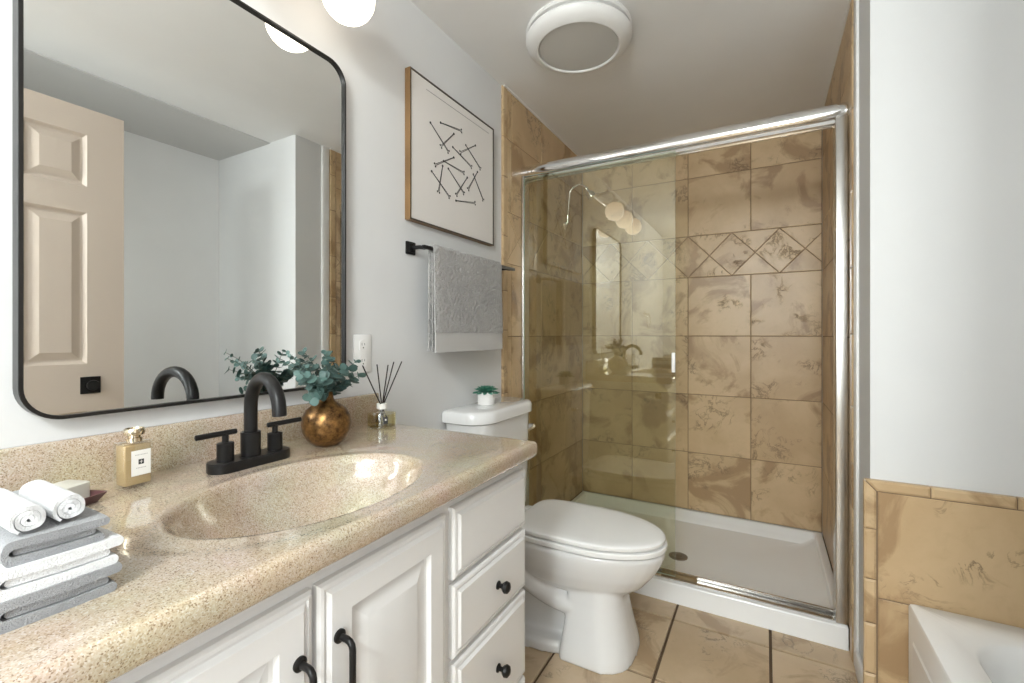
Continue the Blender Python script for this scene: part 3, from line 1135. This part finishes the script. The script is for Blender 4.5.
# ------------------------------------------------------------------ reed diffuser
QX, QY = 0.098, 1.066
df = thing('reed_diffuser', (QX, QY, CZ), 'round clear glass diffuser bottle with amber oil by the end of the backsplash', 'diffuser')
b = B()
b.lathe([(0.0, 0.0), (0.043, 0.0), (0.046, 0.003), (0.046, 0.046), (0.043, 0.051), (0.018, 0.053), (0.0145, 0.058), (0.0145, 0.080), (0.0, 0.080)], (QX, QY, CZ))
obj('bottle', b, M['clear'], df)
b = B()
b.lathe([(0.0, 0.006), (0.043, 0.006), (0.043, 0.043), (0.0, 0.043)], (QX, QY, CZ))
obj('oil', b, M['amber'], df)
b = B()
b.lathe([(0.0152, 0.058), (0.0158, 0.058), (0.0158, 0.074), (0.0152, 0.074)], (QX, QY, CZ))
obj('neck_band', b, M['label'], df)
cdir = math.atan2(0 - QY, 1.166 - QX)


def arc_patch(b, a0, a1, z0, z1, r, n=8):
    for k in range(n):
        p, q = a0 + (a1 - a0) * k / n, a0 + (a1 - a0) * (k + 1) / n
        o_ = []
        for rr in (r, r + 0.0008):
            o_.append([(QX + rr * cos(a), QY + rr * sin(a), z) for a, z in ((p, z0), (q, z0), (q, z1), (p, z1))])
        b.loft(o_)


b = B()
arc_patch(b, cdir - 0.15, cdir + 0.42, CZ + 0.012, CZ + 0.045, 0.0463)
lb = obj('label', b, M['clear'], df)
b = B()
arc_patch(b, cdir + 0.10, cdir + 0.38, CZ + 0.017, CZ + 0.038, 0.0473)
mk = obj('emblem', b, M['dark'], lb)
b = B()
arc_patch(b, cdir + 0.20, cdir + 0.28, CZ + 0.027, CZ + 0.032, 0.0483, 2)
obj('emblem_mark', b, M['label'], lb)
reeds = [((0.125, 0.962, 1.126), 'leftmost black reed in the diffuser, leaning towards the eucalyptus'),
         ((0.12, 1.024, 1.126), 'second black diffuser reed from the left, nearly upright'),
         ((0.12, 1.071, 1.122), 'middle of the five black diffuser reeds'),
         ((0.115, 1.102, 1.130), 'fourth black diffuser reed from the left, leaning right'),
         ((0.125, 1.128, 1.130), 'rightmost black reed in the diffuser, leaning furthest right')]
for i, (t, lab) in enumerate(reeds):
    tip = Vector(t)
    neck = Vector((QX + 0.0055 * (tip.x - QX) / 0.04, QY + 0.0075 * (tip.y - QY) / 0.08, CZ + 0.074))
    d = (tip - neck).normalized()
    bot = neck - d * 0.062
    b = B()
    b.cyl(bot, tip, 0.0019, seg=8)
    tag(obj('diffuser_reed', b, M['reed']), lab, 'reed', 'reeds in the diffuser')

# ------------------------------------------------------------------ perfume bottle
PX, PY = 0.098, 0.415
pb = thing('perfume_bottle', (PX, PY, CZ), 'rectangular gold perfume bottle with a white label standing against the backsplash', 'bottle')
ca, sa = cos(radians(4)), sin(radians(4))


def PR(x, y, z):
    return (PX + x * ca - y * sa, PY + x * sa + y * ca, CZ + z)


def pbox(b, a, c, bev=0.0):
    q = B()
    q.box(a, c, bev)
    for v_ in q.bm.verts:
        v_.co = PR(*v_.co)
    q.bm.verts.ensure_lookup_table()
    for f_ in list(q.bm.faces):
        b.face([b.v(v_.co) for v_ in f_.verts])
    q.bm.free()


b = B()
pbox(b, (-0.021, -0.0255, 0.0), (0.017, 0.0255, 0.088), 0.003)
obj('bottle_glass', b, M['clear'], pb)
b = B()
pbox(b, (-0.0185, -0.022, 0.006), (0.0145, 0.022, 0.083), 0.003)
obj('perfume', b, M['honey'], pb)
b = B()
pbox(b, (0.0171, -0.013, 0.024), (0.0177, 0.019, 0.072))
lb = obj('label', b, M['label'], pb, smooth=False)
b = B()
pbox(b, (0.0177, -0.0015, 0.045), (0.0180, 0.0075, 0.0545))
obj('emblem', b, M['dark'], lb, smooth=False)
b = B()
pbox(b, (0.0180, 0.0026, 0.0465), (0.0182, 0.0034, 0.0530))
b2 = b
pbox(b2, (0.0180, 0.0002, 0.0494), (0.0182, 0.0058, 0.0501))
obj('emblem_mark', b2, M['label'], lb, smooth=False)
for n_, y_, z_ in ((9, -0.007, 0.0625), (7, -0.005, 0.0375)):
    b = B()
    for i in range(n_):
        pbox(b, (0.0177, y_ + 0.0024 * i, z_), (0.0179, y_ + 0.0024 * i + 0.0014, z_ + 0.0016))
    obj('text_line', b, M['faint'], lb, smooth=False)
b = B()
b.lathe([(0.0, 0.088), (0.0125, 0.088), (0.0125, 0.095), (0.010, 0.096), (0.010, 0.099), (0.0160, 0.101), (0.0172, 0.105), (0.0172, 0.110), (0.0155, 0.113), (0.0140, 0.113), (0.0130, 0.109), (0.0, 0.108)], (PX, PY, CZ))
obj('cap', b, M['gold'], pb)

# ------------------------------------------------------------------ soap on a dish
sd = thing('soap_dish', (0.115, 0.30, CZ), 'small plum-coloured soap dish behind the towel stack', 'dish')


def rot2(cx, cy, a, pts):
    return [(cx + p * cos(a) - q * sin(a), cy + p * sin(a) + q * cos(a)) for p, q in pts]


SDA = radians(20)
b = B()
base = rrect(0, 0, 0.036, 0.050, 0.004, 3)
top = rrect(0, 0, 0.046, 0.060, 0.004, 3)
tin = rrect(0, 0, 0.043, 0.057, 0.004, 3)
bin_ = rrect(0, 0, 0.034, 0.048, 0.004, 3)
b.loft([[(x, y, z) for x, y in rot2(0.122, 0.288, SDA, P)] for P, z in ((base, CZ), (top, CZ + 0.016), (tin, CZ + 0.016), (bin_, CZ + 0.004))])
obj('dish', b, M['dish'], sd)
b = B()
b.loft([[(x, y, z) for x, y in rot2(0.112, 0.302, SDA, rrect(0, 0, 0.024 - i, 0.034 - i, 0.004, 3))] for i, z in
        ((0.002, CZ + 0.005), (0, CZ + 0.007), (0, CZ + 0.034), (0.002, CZ + 0.036))])
tag(obj('soap_bar', b, M['soap']), 'pale wrapped soap block lying on the plum dish behind the towels', 'soap')


# ------------------------------------------------------------------ folded towels
def fold_profile(y0, y1, z0, h):
    """closed outlines in y,z: outer wrap (open to the right) and the tucked inner fold"""
    t = h * 0.335
    zc = z0 + h / 2
    R = h / 2
    r = R - t
    kx = 0.55
    yb = y0 + R * kx
    ym = (y0 + y1) / 2

    def end(cx, cz, rad, kk=0.8):
        """rounded sheet end, from its top to its bottom"""
        return [(cx + rad * kk * cos(radians(a)), cz + rad * sin(radians(a))) for a in range(75, -76, -25)]
    out = [(ym, z0 + h + 0.0008), (yb, z0 + h)]
    for a in range(105, 256, 15):
        out.append((yb + R * kx * cos(radians(a)), zc + R * sin(radians(a))))
    out += [(yb, z0), (ym, z0), (y1 - 0.013, z0)]
    out += end(y1 - 0.011, z0 + t / 2, t / 2)[::-1]
    out += [(y1 - 0.013, z0 + t), (ym, z0 + t - 0.0006), (yb + 0.004, z0 + t)]
    for a in range(255, 104, -25):
        out.append((yb + 0.004 + r * 1.3 * cos(radians(a)), zc + r * sin(radians(a))))
    out += [(yb + 0.004, z0 + h - t), (ym, z0 + h - t - 0.0004), (y1 - 0.007, z0 + h - t * 1.05)]
    out += end(y1 - 0.006, z0 + h - t * 0.53, t * 0.52)[::-1]
    out += [(y1 - 0.012, z0 + h)]
    ins = []
    ri = r - 0.0011
    yi = yb + 0.005
    for a in range(90, 271, 20):
        ins.append((yi + ri * 0.9 * cos(radians(a)), zc + ri * sin(radians(a))))
    ins += [(ym, zc - ri), (y1 - 0.022, zc - ri)] + end(y1 - 0.017, zc, ri)[::-1] + [(y1 - 0.022, zc + ri), (ym, zc + ri)]
    return out, ins


def folded_towel(name, label, mat, x0, x1, y0, y1, z0, h, skew=0.0):
    t = thing(name, ((x0 + x1) / 2, (y0 + y1) / 2, z0), label, 'towel', 'folded towels in the stack')
    o_, i_ = fold_profile(y0, y1, z0, h)
    for nm, pr, e in (('outer_fold', o_, 0.0), ('inner_fold', i_, 0.003)):
        b = B()
        n = 26
        cy = sum(p[0] for p in pr) / len(pr)
        cz = sum(p[1] for p in pr) / len(pr)
        rings = []
        for k in range(n + 1):
            f_ = k / n
            x = x0 + e + (x1 - x0 - 2 * e) * f_
            s = 0.985 if k in (0, n) else 1.0
            wob = 0.0008 * sin(9 * f_ + z0 * 90)
            rings.append([(x + 0.0012 * sin(37 * q[0]), cy + (q[0] - cy) * s + wob + skew * (f_ - 1), q[1] + 0.0007 * sin(60 * q[0] + 5 * f_) * (1 if q[1] > z0 + 0.003 else 0)) for q in pr])
        b.loft(rings)
        obj(nm, b, mat, t, angle=75)
    return t


folded_towel('folded_towel', 'folded grey towel at the bottom of the stack on the counter', M['blue_towel'], 0.29, 0.512, 0.140, 0.246, CZ, 0.030)
folded_towel('folded_towel', 'folded white towel between the two grey towels', M['white_towel'], 0.285, 0.510, 0.139, 0.247, CZ + 0.0304, 0.0295)
folded_towel('folded_towel', 'folded grey towel on top of the stack, under the rolled washcloths', M['blue_towel'], 0.29, 0.505, 0.1475, 0.237, CZ + 0.0603, 0.025)


def rolled(name, label, yc, x0, x1, r, zbase):
    t = thing(name, ((x0 + x1) / 2, yc, zbase), label, 'towel', 'rolled washcloths')
    zc = zbase + r
    th = r / 3.1
    cl = []
    turns = 2.75
    n = 90
    for k in range(n + 1):
        f_ = k / n
        a = radians(-125) - f_ * turns * 2 * pi
        rr = r - th * 0.42 - (r - th * 0.62) * f_
        cl.append(Vector((rr * cos(a), rr * sin(a))))
    L_, R2 = [], []
    for k in range(n + 1):
        d = (cl[min(k + 1, n)] - cl[max(k - 1, 0)]).normalized()
        nn = Vector((-d.y, d.x))
        hw = th * (0.40 if k > 12 else 0.26 + 0.14 * k / 12)
        L_.append(cl[k] + nn * hw)
        R2.append(cl[k] - nn * hw)
    ring = L_ + R2[::-1]
    b = B()
    rings = []
    m_ = 16
    for k in range(m_ + 1):
        f_ = k / m_
        e = 0.97 if k in (0, m_) else 1.0
        rings.append([(x0 + (x1 - x0) * f_ + 0.0012 * sin(300 * p.x + 200 * p.y), yc + p.x * e, zc + p.y * e) for p in ring])
    b.loft(rings, True, False, False)
    # end faces as a strip between both sides of the spiral
    for rg in (rings[0], rings[-1]):
        nn = len(ring)
        vs2 = [b.v(p) for p in rg]
        for k in range(n):
            b.face([vs2[k], vs2[k + 1], vs2[nn - 2 - k], vs2[nn - 1 - k]])
    obj('cloth', b, M['white_towel'], t, angle=60)
    return t


RZ = CZ + 0.0858
rolled('rolled_washcloth', 'rolled white washcloth on the towel stack, nearer the backsplash and bottle', 0.2035, 0.385, 0.492, 0.0165, RZ)
rolled('rolled_washcloth', 'rolled white washcloth on the towel stack, at the picture left edge', 0.1695, 0.385, 0.498, 0.0165, RZ)

# ------------------------------------------------------------------ toilet
TYC = 1.74
to = thing('toilet', (0.4, TYC, 0), 'white two-piece toilet with closed lid between vanity and shower', 'toilet')


def egg(xb, xf, hw, z, n=40, sq=2.0, xc=None, back=2.6):
    """egg outline from xb (back) to xf (front)"""
    xc = xb + (xf - xb) * 0.42 if xc is None else xc
    out = []
    for k in range(n):
        a = 2 * pi * k / n
        c, s = cos(a), sin(a)
        if c >= 0:
            x = xc + (xf - xc) * abs(c) ** (2 / sq)
            y = hw * (abs(s) ** (2 / sq)) * (1 if s >= 0 else -1)
        else:
            x = xc - (xc - xb) * abs(c) ** (2 / back)
            y = hw * (abs(s) ** (2 / back)) * (1 if s >= 0 else -1)
        out.append((x, TYC + y, z))
    return out


SZ = 0.418
b = B()
b.loft([egg(0.34, 0.66, 0.070, 0.215), egg(0.28, 0.72, 0.115, 0.238), egg(0.25, 0.765, 0.145, 0.272), egg(0.23, 0.803, 0.166, 0.318), egg(0.218, 0.829, 0.180, 0.362),
        egg(0.21, 0.842, 0.187, 0.395), egg(0.21, 0.844, 0.187, SZ - 0.008), egg(0.213, 0.838, 0.182, SZ)])
b.loft([egg(0.478, 0.742, 0.168, 0.0, sq=2.7, back=9), egg(0.48, 0.738, 0.163, 0.03, sq=2.7, back=9), egg(0.49, 0.715, 0.142, 0.12, sq=2.7, back=9), egg(0.50, 0.698, 0.127, 0.20, sq=2.7, back=9),
        egg(0.50, 0.695, 0.120, 0.27, sq=2.7, back=9)])
b.loft([egg(0.06, 0.52, 0.163, 0.0, sq=4, back=5), egg(0.06, 0.52, 0.160, 0.030, sq=4, back=5), egg(0.07, 0.52, 0.145, 0.042, sq=4, back=5)])
b.loft([egg(0.09, 0.50, 0.085, 0.03, sq=4, back=4), egg(0.08, 0.50, 0.080, 0.20, sq=4, back=4), egg(0.05, 0.46, 0.11, 0.30, sq=4, back=4), egg(0.035, 0.42, 0.160, 0.37, sq=4, back=5),
        egg(0.032, 0.42, 0.172, SZ - 0.03, sq=4, back=5), egg(0.032, 0.42, 0.172, SZ - 0.004, sq=4, back=5)])
# sweeping trapway rib joining the bowl to the column
for s in (-1, 1):
    pts = []
    for k in range(15):
        t = k / 14
        x = 0.16 + 0.36 * t
        z = 0.365 - 0.185 * sin(t * pi / 2) ** 0.9
        pts.append((x, TYC + s * (0.118 - 0.020 * t), z))
    b.tube(pts, [0.040 - 0.004 * k / 14 for k in range(15)], 14)
bowl = obj('bowl', b, M['porcelain'], to, angle=180)
md = bowl.modifiers.new('remesh', 'REMESH')
md.mode = 'VOXEL'
md.voxel_size = 0.006
md.use_smooth_shade = True
ms = bowl.modifiers.new('smooth', 'SMOOTH')
ms.iterations = 8
ms.factor = 0.5
for s in (-1, 1):
    b = B()
    b.lathe([(0.0, 0.04), (0.018, 0.04), (0.018, 0.062), (0.014, 0.072), (0.0, 0.075)], (0.30, TYC + s * 0.117, 0.0), seg=20)
    obj('bolt_cap', b, M['seat'], to)


def seat_ring(xb, xf, hw, z):
    return egg(xb, xf, hw, z, 56, 2.05, 0.54, 5.0)


b = B()
b.loft([seat_ring(0.282, 0.836, 0.176, SZ + 0.001), seat_ring(0.282, 0.836, 0.176, SZ + 0.006), seat_ring(0.270, 0.848, 0.188, SZ + 0.0065), seat_ring(0.269, 0.849, 0.189, SZ + 0.010), seat_ring(0.269, 0.849, 0.189, SZ + 0.022),
        seat_ring(0.272, 0.846, 0.186, SZ + 0.0245), seat_ring(0.282, 0.836, 0.176, SZ + 0.025),
        seat_ring(0.40, 0.74, 0.115, SZ + 0.025), seat_ring(0.40, 0.74, 0.115, SZ + 0.001)], True, False, False)
obj('seat', b, M['seat'], to, angle=35)
b = B()
zl = SZ + 0.026
b.loft([seat_ring(0.284, 0.828, 0.170, zl), seat_ring(0.284, 0.828, 0.170, zl + 0.0045), seat_ring(0.271, 0.841, 0.183, zl + 0.005), seat_ring(0.269, 0.843, 0.185, zl + 0.008), seat_ring(0.269, 0.843, 0.185, zl + 0.018),
        seat_ring(0.272, 0.839, 0.182, zl + 0.022), seat_ring(0.278, 0.832, 0.176, zl + 0.0242), seat_ring(0.30, 0.80, 0.150, zl + 0.0262), seat_ring(0.36, 0.73, 0.09, zl + 0.0275), seat_ring(0.46, 0.60, 0.03, zl + 0.028)])
obj('lid', b, M['seat'], to, angle=35)
for s in (-1, 1):
    b = B()
    b.box((0.222, TYC + s * 0.075 - 0.022, SZ - 0.002), (0.266, TYC + s * 0.075 + 0.022, SZ + 0.030), 0.006, 3)
    obj('hinge', b, M['seat'], to)


def tank_ring(x0, x1, hw, r, z, r2=0.012):
    pts = []
    for qx, qy, a0, rr in ((1, 1, 0, r), (-1, 1, 90, r2), (-1, -1, 180, r2), (1, -1, 270, r)):
        cx = (x1 - rr) if qx > 0 else (x0 + rr)
        cy = TYC + qy * (hw - rr)
        for k in range(9):
            a = radians(a0 + 90 * k / 8)
            pts.append((cx + rr * cos(a), cy + rr * sin(a), z))
    return pts


b = B()
b.loft([tank_ring(0.04, 0.175, 0.19, 0.05, SZ - 0.006), tank_ring(0.022, 0.185, 0.205, 0.055, SZ + 0.02), tank_ring(0.016, 0.192, 0.228, 0.085, 0.70), tank_ring(0.014, 0.196, 0.236, 0.095, 0.852)])
obj('tank', b, M['porcelain'], to)
b = B()
b.loft([tank_ring(0.008, 0.202, 0.242, 0.10, 0.853), tank_ring(0.003, 0.211, 0.252, 0.11, 0.859), tank_ring(0.003, 0.211, 0.252, 0.11, 0.892), tank_ring(0.006, 0.206, 0.248, 0.107, 0.902),
        tank_ring(0.014, 0.196, 0.238, 0.10, 0.907)])
obj('tank_lid', b, M['porcelain'], to)
b = B()
b.cyl((0.20, TYC + 0.165, 0.79), (0.222, TYC + 0.165, 0.79), 0.012)
b.tube([(0.222, TYC + 0.17, 0.79), (0.226, TYC + 0.13, 0.787), (0.224, TYC + 0.09, 0.782)], 0.006, 10)
obj('flush_lever', b, M['chrome'], to)

# small succulent on the tank
SUX, SUY, SUZ = 0.080, 1.715, 0.907
su = thing('potted_succulent', (SUX, SUY, SUZ), 'tiny green succulent in a white pot on the toilet tank', 'plant')
b = B()
b.lathe([(0.0, 0.0), (0.034, 0.0), (0.037, 0.003), (0.040, 0.052), (0.040, 0.056), (0.036, 0.056), (0.035, 0.046), (0.0, 0.046)], (SUX, SUY, SUZ), seg=32)
obj('pot', b, M['pot'], su)
b = B()
b.lathe([(0.0, 0.044), (0.0345, 0.044), (0.033, 0.050), (0.0, 0.052)], (SUX, SUY, SUZ), seg=24)
obj('soil', b, M['soil'], su)
b = B()
for ring_i, (n, ln, el) in enumerate(((11, 0.062, 10), (10, 0.056, 30), (8, 0.047, 50), (5, 0.036, 72))):
    for k in range(n):
        a = 2 * pi * (k + 0.5 * (ring_i % 2)) / n + 0.2 * ring_i
        e = radians(el)
        d = Vector((cos(a) * cos(e), sin(a) * cos(e), sin(e)))
        s = Vector((-sin(a), cos(a), 0))
        nn = d.cross(s)
        c0 = Vector((SUX, SUY, SUZ + 0.052))
        rings = []
        for f_, wd in ((0.1, 0.004), (0.4, 0.0085), (0.7, 0.0095), (0.9, 0.006), (1.0, 0.0008)):
            c = c0 + d * (ln * f_) + nn * (-0.012 * f_ * f_)
            rings.append([c + s * (wd * cos(q)) + nn * (wd * 0.35 * sin(q)) for q in [2 * pi * j / 8 for j in range(8)]])
        b.loft(rings)
obj('rosette', b, M['succ'], su, angle=60)

# paper holder on the end of the vanity
ph = thing('paper_holder', (0.54, CY1, 0.80), 'small black paper-holder post on the side of the vanity', 'paper holder')
b = B()
b.box((0.505, CY1, 0.775), (0.545, CY1 + 0.008, 0.815), 0.002)
obj('mount_plate', b, M['black'], ph)
b = B()
b.tube([(0.53, CY1 + 0.004, 0.795), (0.532, CY1 + 0.03, 0.795), (0.532, CY1 + 0.036, 0.795)], 0.008, 12)
obj('post', b, M['black'], ph)

# ------------------------------------------------------------------ shower pan
YF = 2.16
pan = thing('shower_pan', (0.72, 2.64, 0), 'white shower base with raised front curb inside the tiled alcove', 'shower base')
xa, xb_, ya, yb_ = 0.013, XR - 0.014, YF, YB - 0.001


def rr(x0_, y0_, x1_, y1_, z, r):
    return [(p, q, z) for p, q in rrect((x0_ + x1_) / 2, (y0_ + y1_) / 2, (x1_ - x0_) / 2, (y1_ - y0_) / 2, r, 5)]


b = B()
b.loft([rr(xa, ya, xb_, yb_, 0.0, 0.004), rr(xa, ya, xb_, yb_, 0.084, 0.004), rr(xa + 0.003, ya + 0.003, xb_ - 0.003, yb_ - 0.003, 0.089, 0.004), rr(xa + 0.006, ya + 0.007, xb_ - 0.006, yb_ - 0.006, 0.090, 0.004),
        rr(xa + 0.03, ya + 0.082, xb_ - 0.03, yb_ - 0.022, 0.090, 0.02), rr(xa + 0.034, ya + 0.088, xb_ - 0.034, yb_ - 0.027, 0.087, 0.02), rr(xa + 0.040, ya + 0.094, xb_ - 0.040, yb_ - 0.045, 0.066, 0.02),
        rr(xa + 0.046, ya + 0.098, xb_ - 0.048, yb_ - 0.062, 0.060, 0.02),
        rr(xa + 0.062, ya + 0.108, xb_ - 0.085, yb_ - 0.085, 0.038, 0.03), rr(xa + 0.12, ya + 0.15, xb_ - 0.14, yb_ - 0.14, 0.032, 0.05), rr(0.64, 2.5, 0.84, 2.65, 0.028, 0.05)])
obj('base', b, M['acrylic'], pan, angle=30)
b = B()
b.lathe([(0.0, 0.0275), (0.048, 0.0275), (0.048, 0.031), (0.043, 0.033), (0.0, 0.033)], (0.757, 2.565, 0.0), seg=32)
for k in range(12):
    a = 2 * pi * k / 12
    b.sphere((0.757 + 0.026 * cos(a), 2.565 + 0.026 * sin(a), 0.0325), 0.004, seg=8, rings=5)
obj('drain', b, M['drain'], pan)

# ------------------------------------------------------------------ shower enclosure frame
se = thing('shower_door_frame', (0.72, 2.2, 0.09), 'polished chrome shower door frame with rounded header rail', 'shower frame')
b = B()
hp = []
yc_, zc_ = 2.205, 2.094
for a in range(0, 360, 15):
    c, s = cos(radians(a)), sin(radians(a))
    hp.append((yc_ + 0.040 * (abs(c) ** 0.75) * (1 if c >= 0 else -1), zc_ + 0.033 * (abs(s) ** 0.8) * (1 if s >= 0 else -1)))
b.loft([[(x, p, q) for p, q in hp] for x in (0.013, XR - 0.014)])
b.box((0.013, 2.185, 2.050), (XR - 0.014, 2.189, 2.07))
b.box((0.013, 2.232, 2.050), (XR - 0.014, 2.236, 2.07))
obj('header', b, M['chrome'], se, angle=50)
for x0_, x1_ in ((0.013, 0.030), (XR - 0.055, XR - 0.014)):
    b = B()
    b.box((x0_, 2.168, 0.091), (x1_, 2.238, 2.068), 0.004, 3)
    obj('jamb', b, M['alu'], se)
b = B()
b.box((0.041, 2.182, 0.0905), (XR - 0.056, 2.238, 0.096), 0.0015)
b.box((0.041, 2.225, 0.096), (XR - 0.056, 2.235, 0.112), 0.0015)
obj('bottom_track', b, M['alu'], se)
b = B()
b.box((0.74, 2.200, 0.0965), (0.895, 2.2245, 0.112), 0.001)
obj('track_guide', b, M['brown'], se)

gd = thing('sliding_glass_door', (0.42, 2.19, 0.1), 'clear greenish glass shower door slid to the left, mirroring the room', 'shower door')
b = B()
gx0, gx1, gy0, gy1, gz0, gz1 = 0.031, 0.806, 2.170, 2.176, 0.114, 2.056
gy0, gy1 = 2.174, 2.180
b.box((gx0, gy0, gz0), (gx1, gy1, gz1))
for f_ in b.bm.faces:
    f_.normal_update()
    f_.material_index = 0 if abs(f_.normal.y) > 0.9 else 1
obj('glass_panel', b, [M['glass'], M['glass_edge']], gd, smooth=False)
b = B()
b.box((gx1 - 0.014, gy0 - 0.010, 1.045), (gx1 + 0.002, gy0 - 0.0005, 1.135), 0.003)
obj('pull', b, M['white_trim'], gd)

# shower head on the left wall
sh = thing('gooseneck_shower', (0.012, 2.78, 1.92), 'chrome gooseneck shower arm and head behind the glass', 'shower head')
b = B()
b.lathe([(0.026, 0.0), (0.026, 0.004), (0.010, 0.012)], (0.012, 2.78, 1.93), 'x', 24)
obj('escutcheon', b, M['chrome'], sh)
b = B()
pts = [(0.014, 2.78, 1.93), (0.035, 2.78, 1.95), (0.042, 2.78, 2.06), (0.047, 2.78, 2.12)]
pts += [(0.047 + 0.06 - 0.06 * cos(radians(a)), 2.78, 2.13 + 0.05 * sin(radians(a))) for a in range(15, 151, 15)]
b.tube(pts, 0.0075, 12)
obj('arm', b, M['chrome'], sh)
b = B()
e = Vector(pts[-1])
d = Vector((0.55, 0, -0.83)).normalized()
b.sphere(e + d * 0.008, 0.015)
b.tube([e + d * 0.01, e + d * 0.035, e + d * 0.045, e + d * 0.075, e + d * 0.082], [0.011, 0.014, 0.026, 0.031, 0.028], 20)
obj('spray_head', b, M['chrome'], sh)

# ------------------------------------------------------------------ ceiling fan vent
fv = thing('ceiling_fan_vent', (0.485, 1.79, CEIL), 'round white bathroom exhaust fan with a grey lens on the ceiling', 'ceiling fan')
b = B()
b.lathe([(0.0, 0.0), (0.216, 0.0), (0.218, -0.006), (0.212, -0.013), (0.198, -0.014), (0.198, -0.024), (0.212, -0.026), (0.218, -0.034), (0.213, -0.048), (0.200, -0.060), (0.184, -0.068), (0.170, -0.072),
         (0.165, -0.070), (0.163, -0.062), (0.0, -0.060)], (0.485, 1.79, CEIL), seg=72)
obj('housing', b, M['fan'], fv, angle=35)
b = B()
b.lathe([(0.0, -0.0605), (0.162, -0.0605), (0.161, -0.066), (0.12, -0.068), (0.0, -0.069)], (0.485, 1.79, CEIL), seg=64)
obj('lens', b, M['lens'], fv)

# added fill lamp of the entry half, unseen behind the camera
cl = thing('fill_lamp', (1.1, -1.0, CEIL), 'added fill lamp, a round globe on the ceiling behind the viewpoint', 'lamp')
b = B()
b.lathe([(0.0, 0.0), (0.075, 0.0), (0.078, -0.012), (0.060, -0.022), (0.014, -0.026), (0.014, -0.075), (0.045, -0.085), (0.045, -0.098), (0.0, -0.098)], (1.1, -1.0, CEIL), seg=40)
obj('canopy', b, M['chrome'], cl)
b = B()
b.sphere((1.1, -1.0, 2.23), 0.145, seg=32, rings=18)
obj('glass_globe', b, M['clear'], cl)

# ------------------------------------------------------------------ bathtub
tub = thing('bathtub', (1.93, 1.06, 0), 'white alcove bathtub beside the tiled wing wall', 'bathtub')
X0, X1, Y0, Y1, TZ = 1.549, ALC - 0.022, TUB0 + 0.004, YW - 0.024, 0.395
b = B()
b.loft([rr(X0, Y0, X1, Y1, 0.0, 0.006), rr(X0, Y0, X1, Y1, TZ - 0.008, 0.006), rr(X0 + 0.003, Y0 + 0.002, X1 - 0.002, Y1 - 0.002, TZ - 0.002, 0.006), rr(X0 + 0.010, Y0 + 0.004, X1 - 0.004, Y1 - 0.004, TZ, 0.008),
        rr(X0 + 0.085, Y0 + 0.09, X1 - 0.06, Y1 - 0.105, TZ - 0.003, 0.13), rr(X0 + 0.093, Y0 + 0.10, X1 - 0.068, Y1 - 0.113, TZ - 0.010, 0.13), rr(X0 + 0.102, Y0 + 0.115, X1 - 0.076, Y1 - 0.125, TZ - 0.05, 0.13),
        rr(X0 + 0.125, Y0 + 0.25, X1 - 0.10, Y1 - 0.16, 0.13, 0.13), rr(X0 + 0.16, Y0 + 0.32, X1 - 0.13, Y1 - 0.20, 0.075, 0.12), rr(X0 + 0.22, Y0 + 0.40, X1 - 0.19, Y1 - 0.27, 0.062, 0.08)])
obj('shell', b, M['acrylic'], tub, angle=40)
b = B()
b.loft([[(X0 - 0.003, Y0 + 0.05 + q, z) for q, z in ((0, 0.05), (1.40, 0.05), (1.40, 0.30), (0, 0.30))], [(X0 + 0.001, Y0 + 0.04 + q, z) for q, z in ((0, 0.04), (1.42, 0.04), (1.42, 0.31), (0, 0.31))]])
obj('apron_panel', b, M['acrylic'], tub, smooth=False)
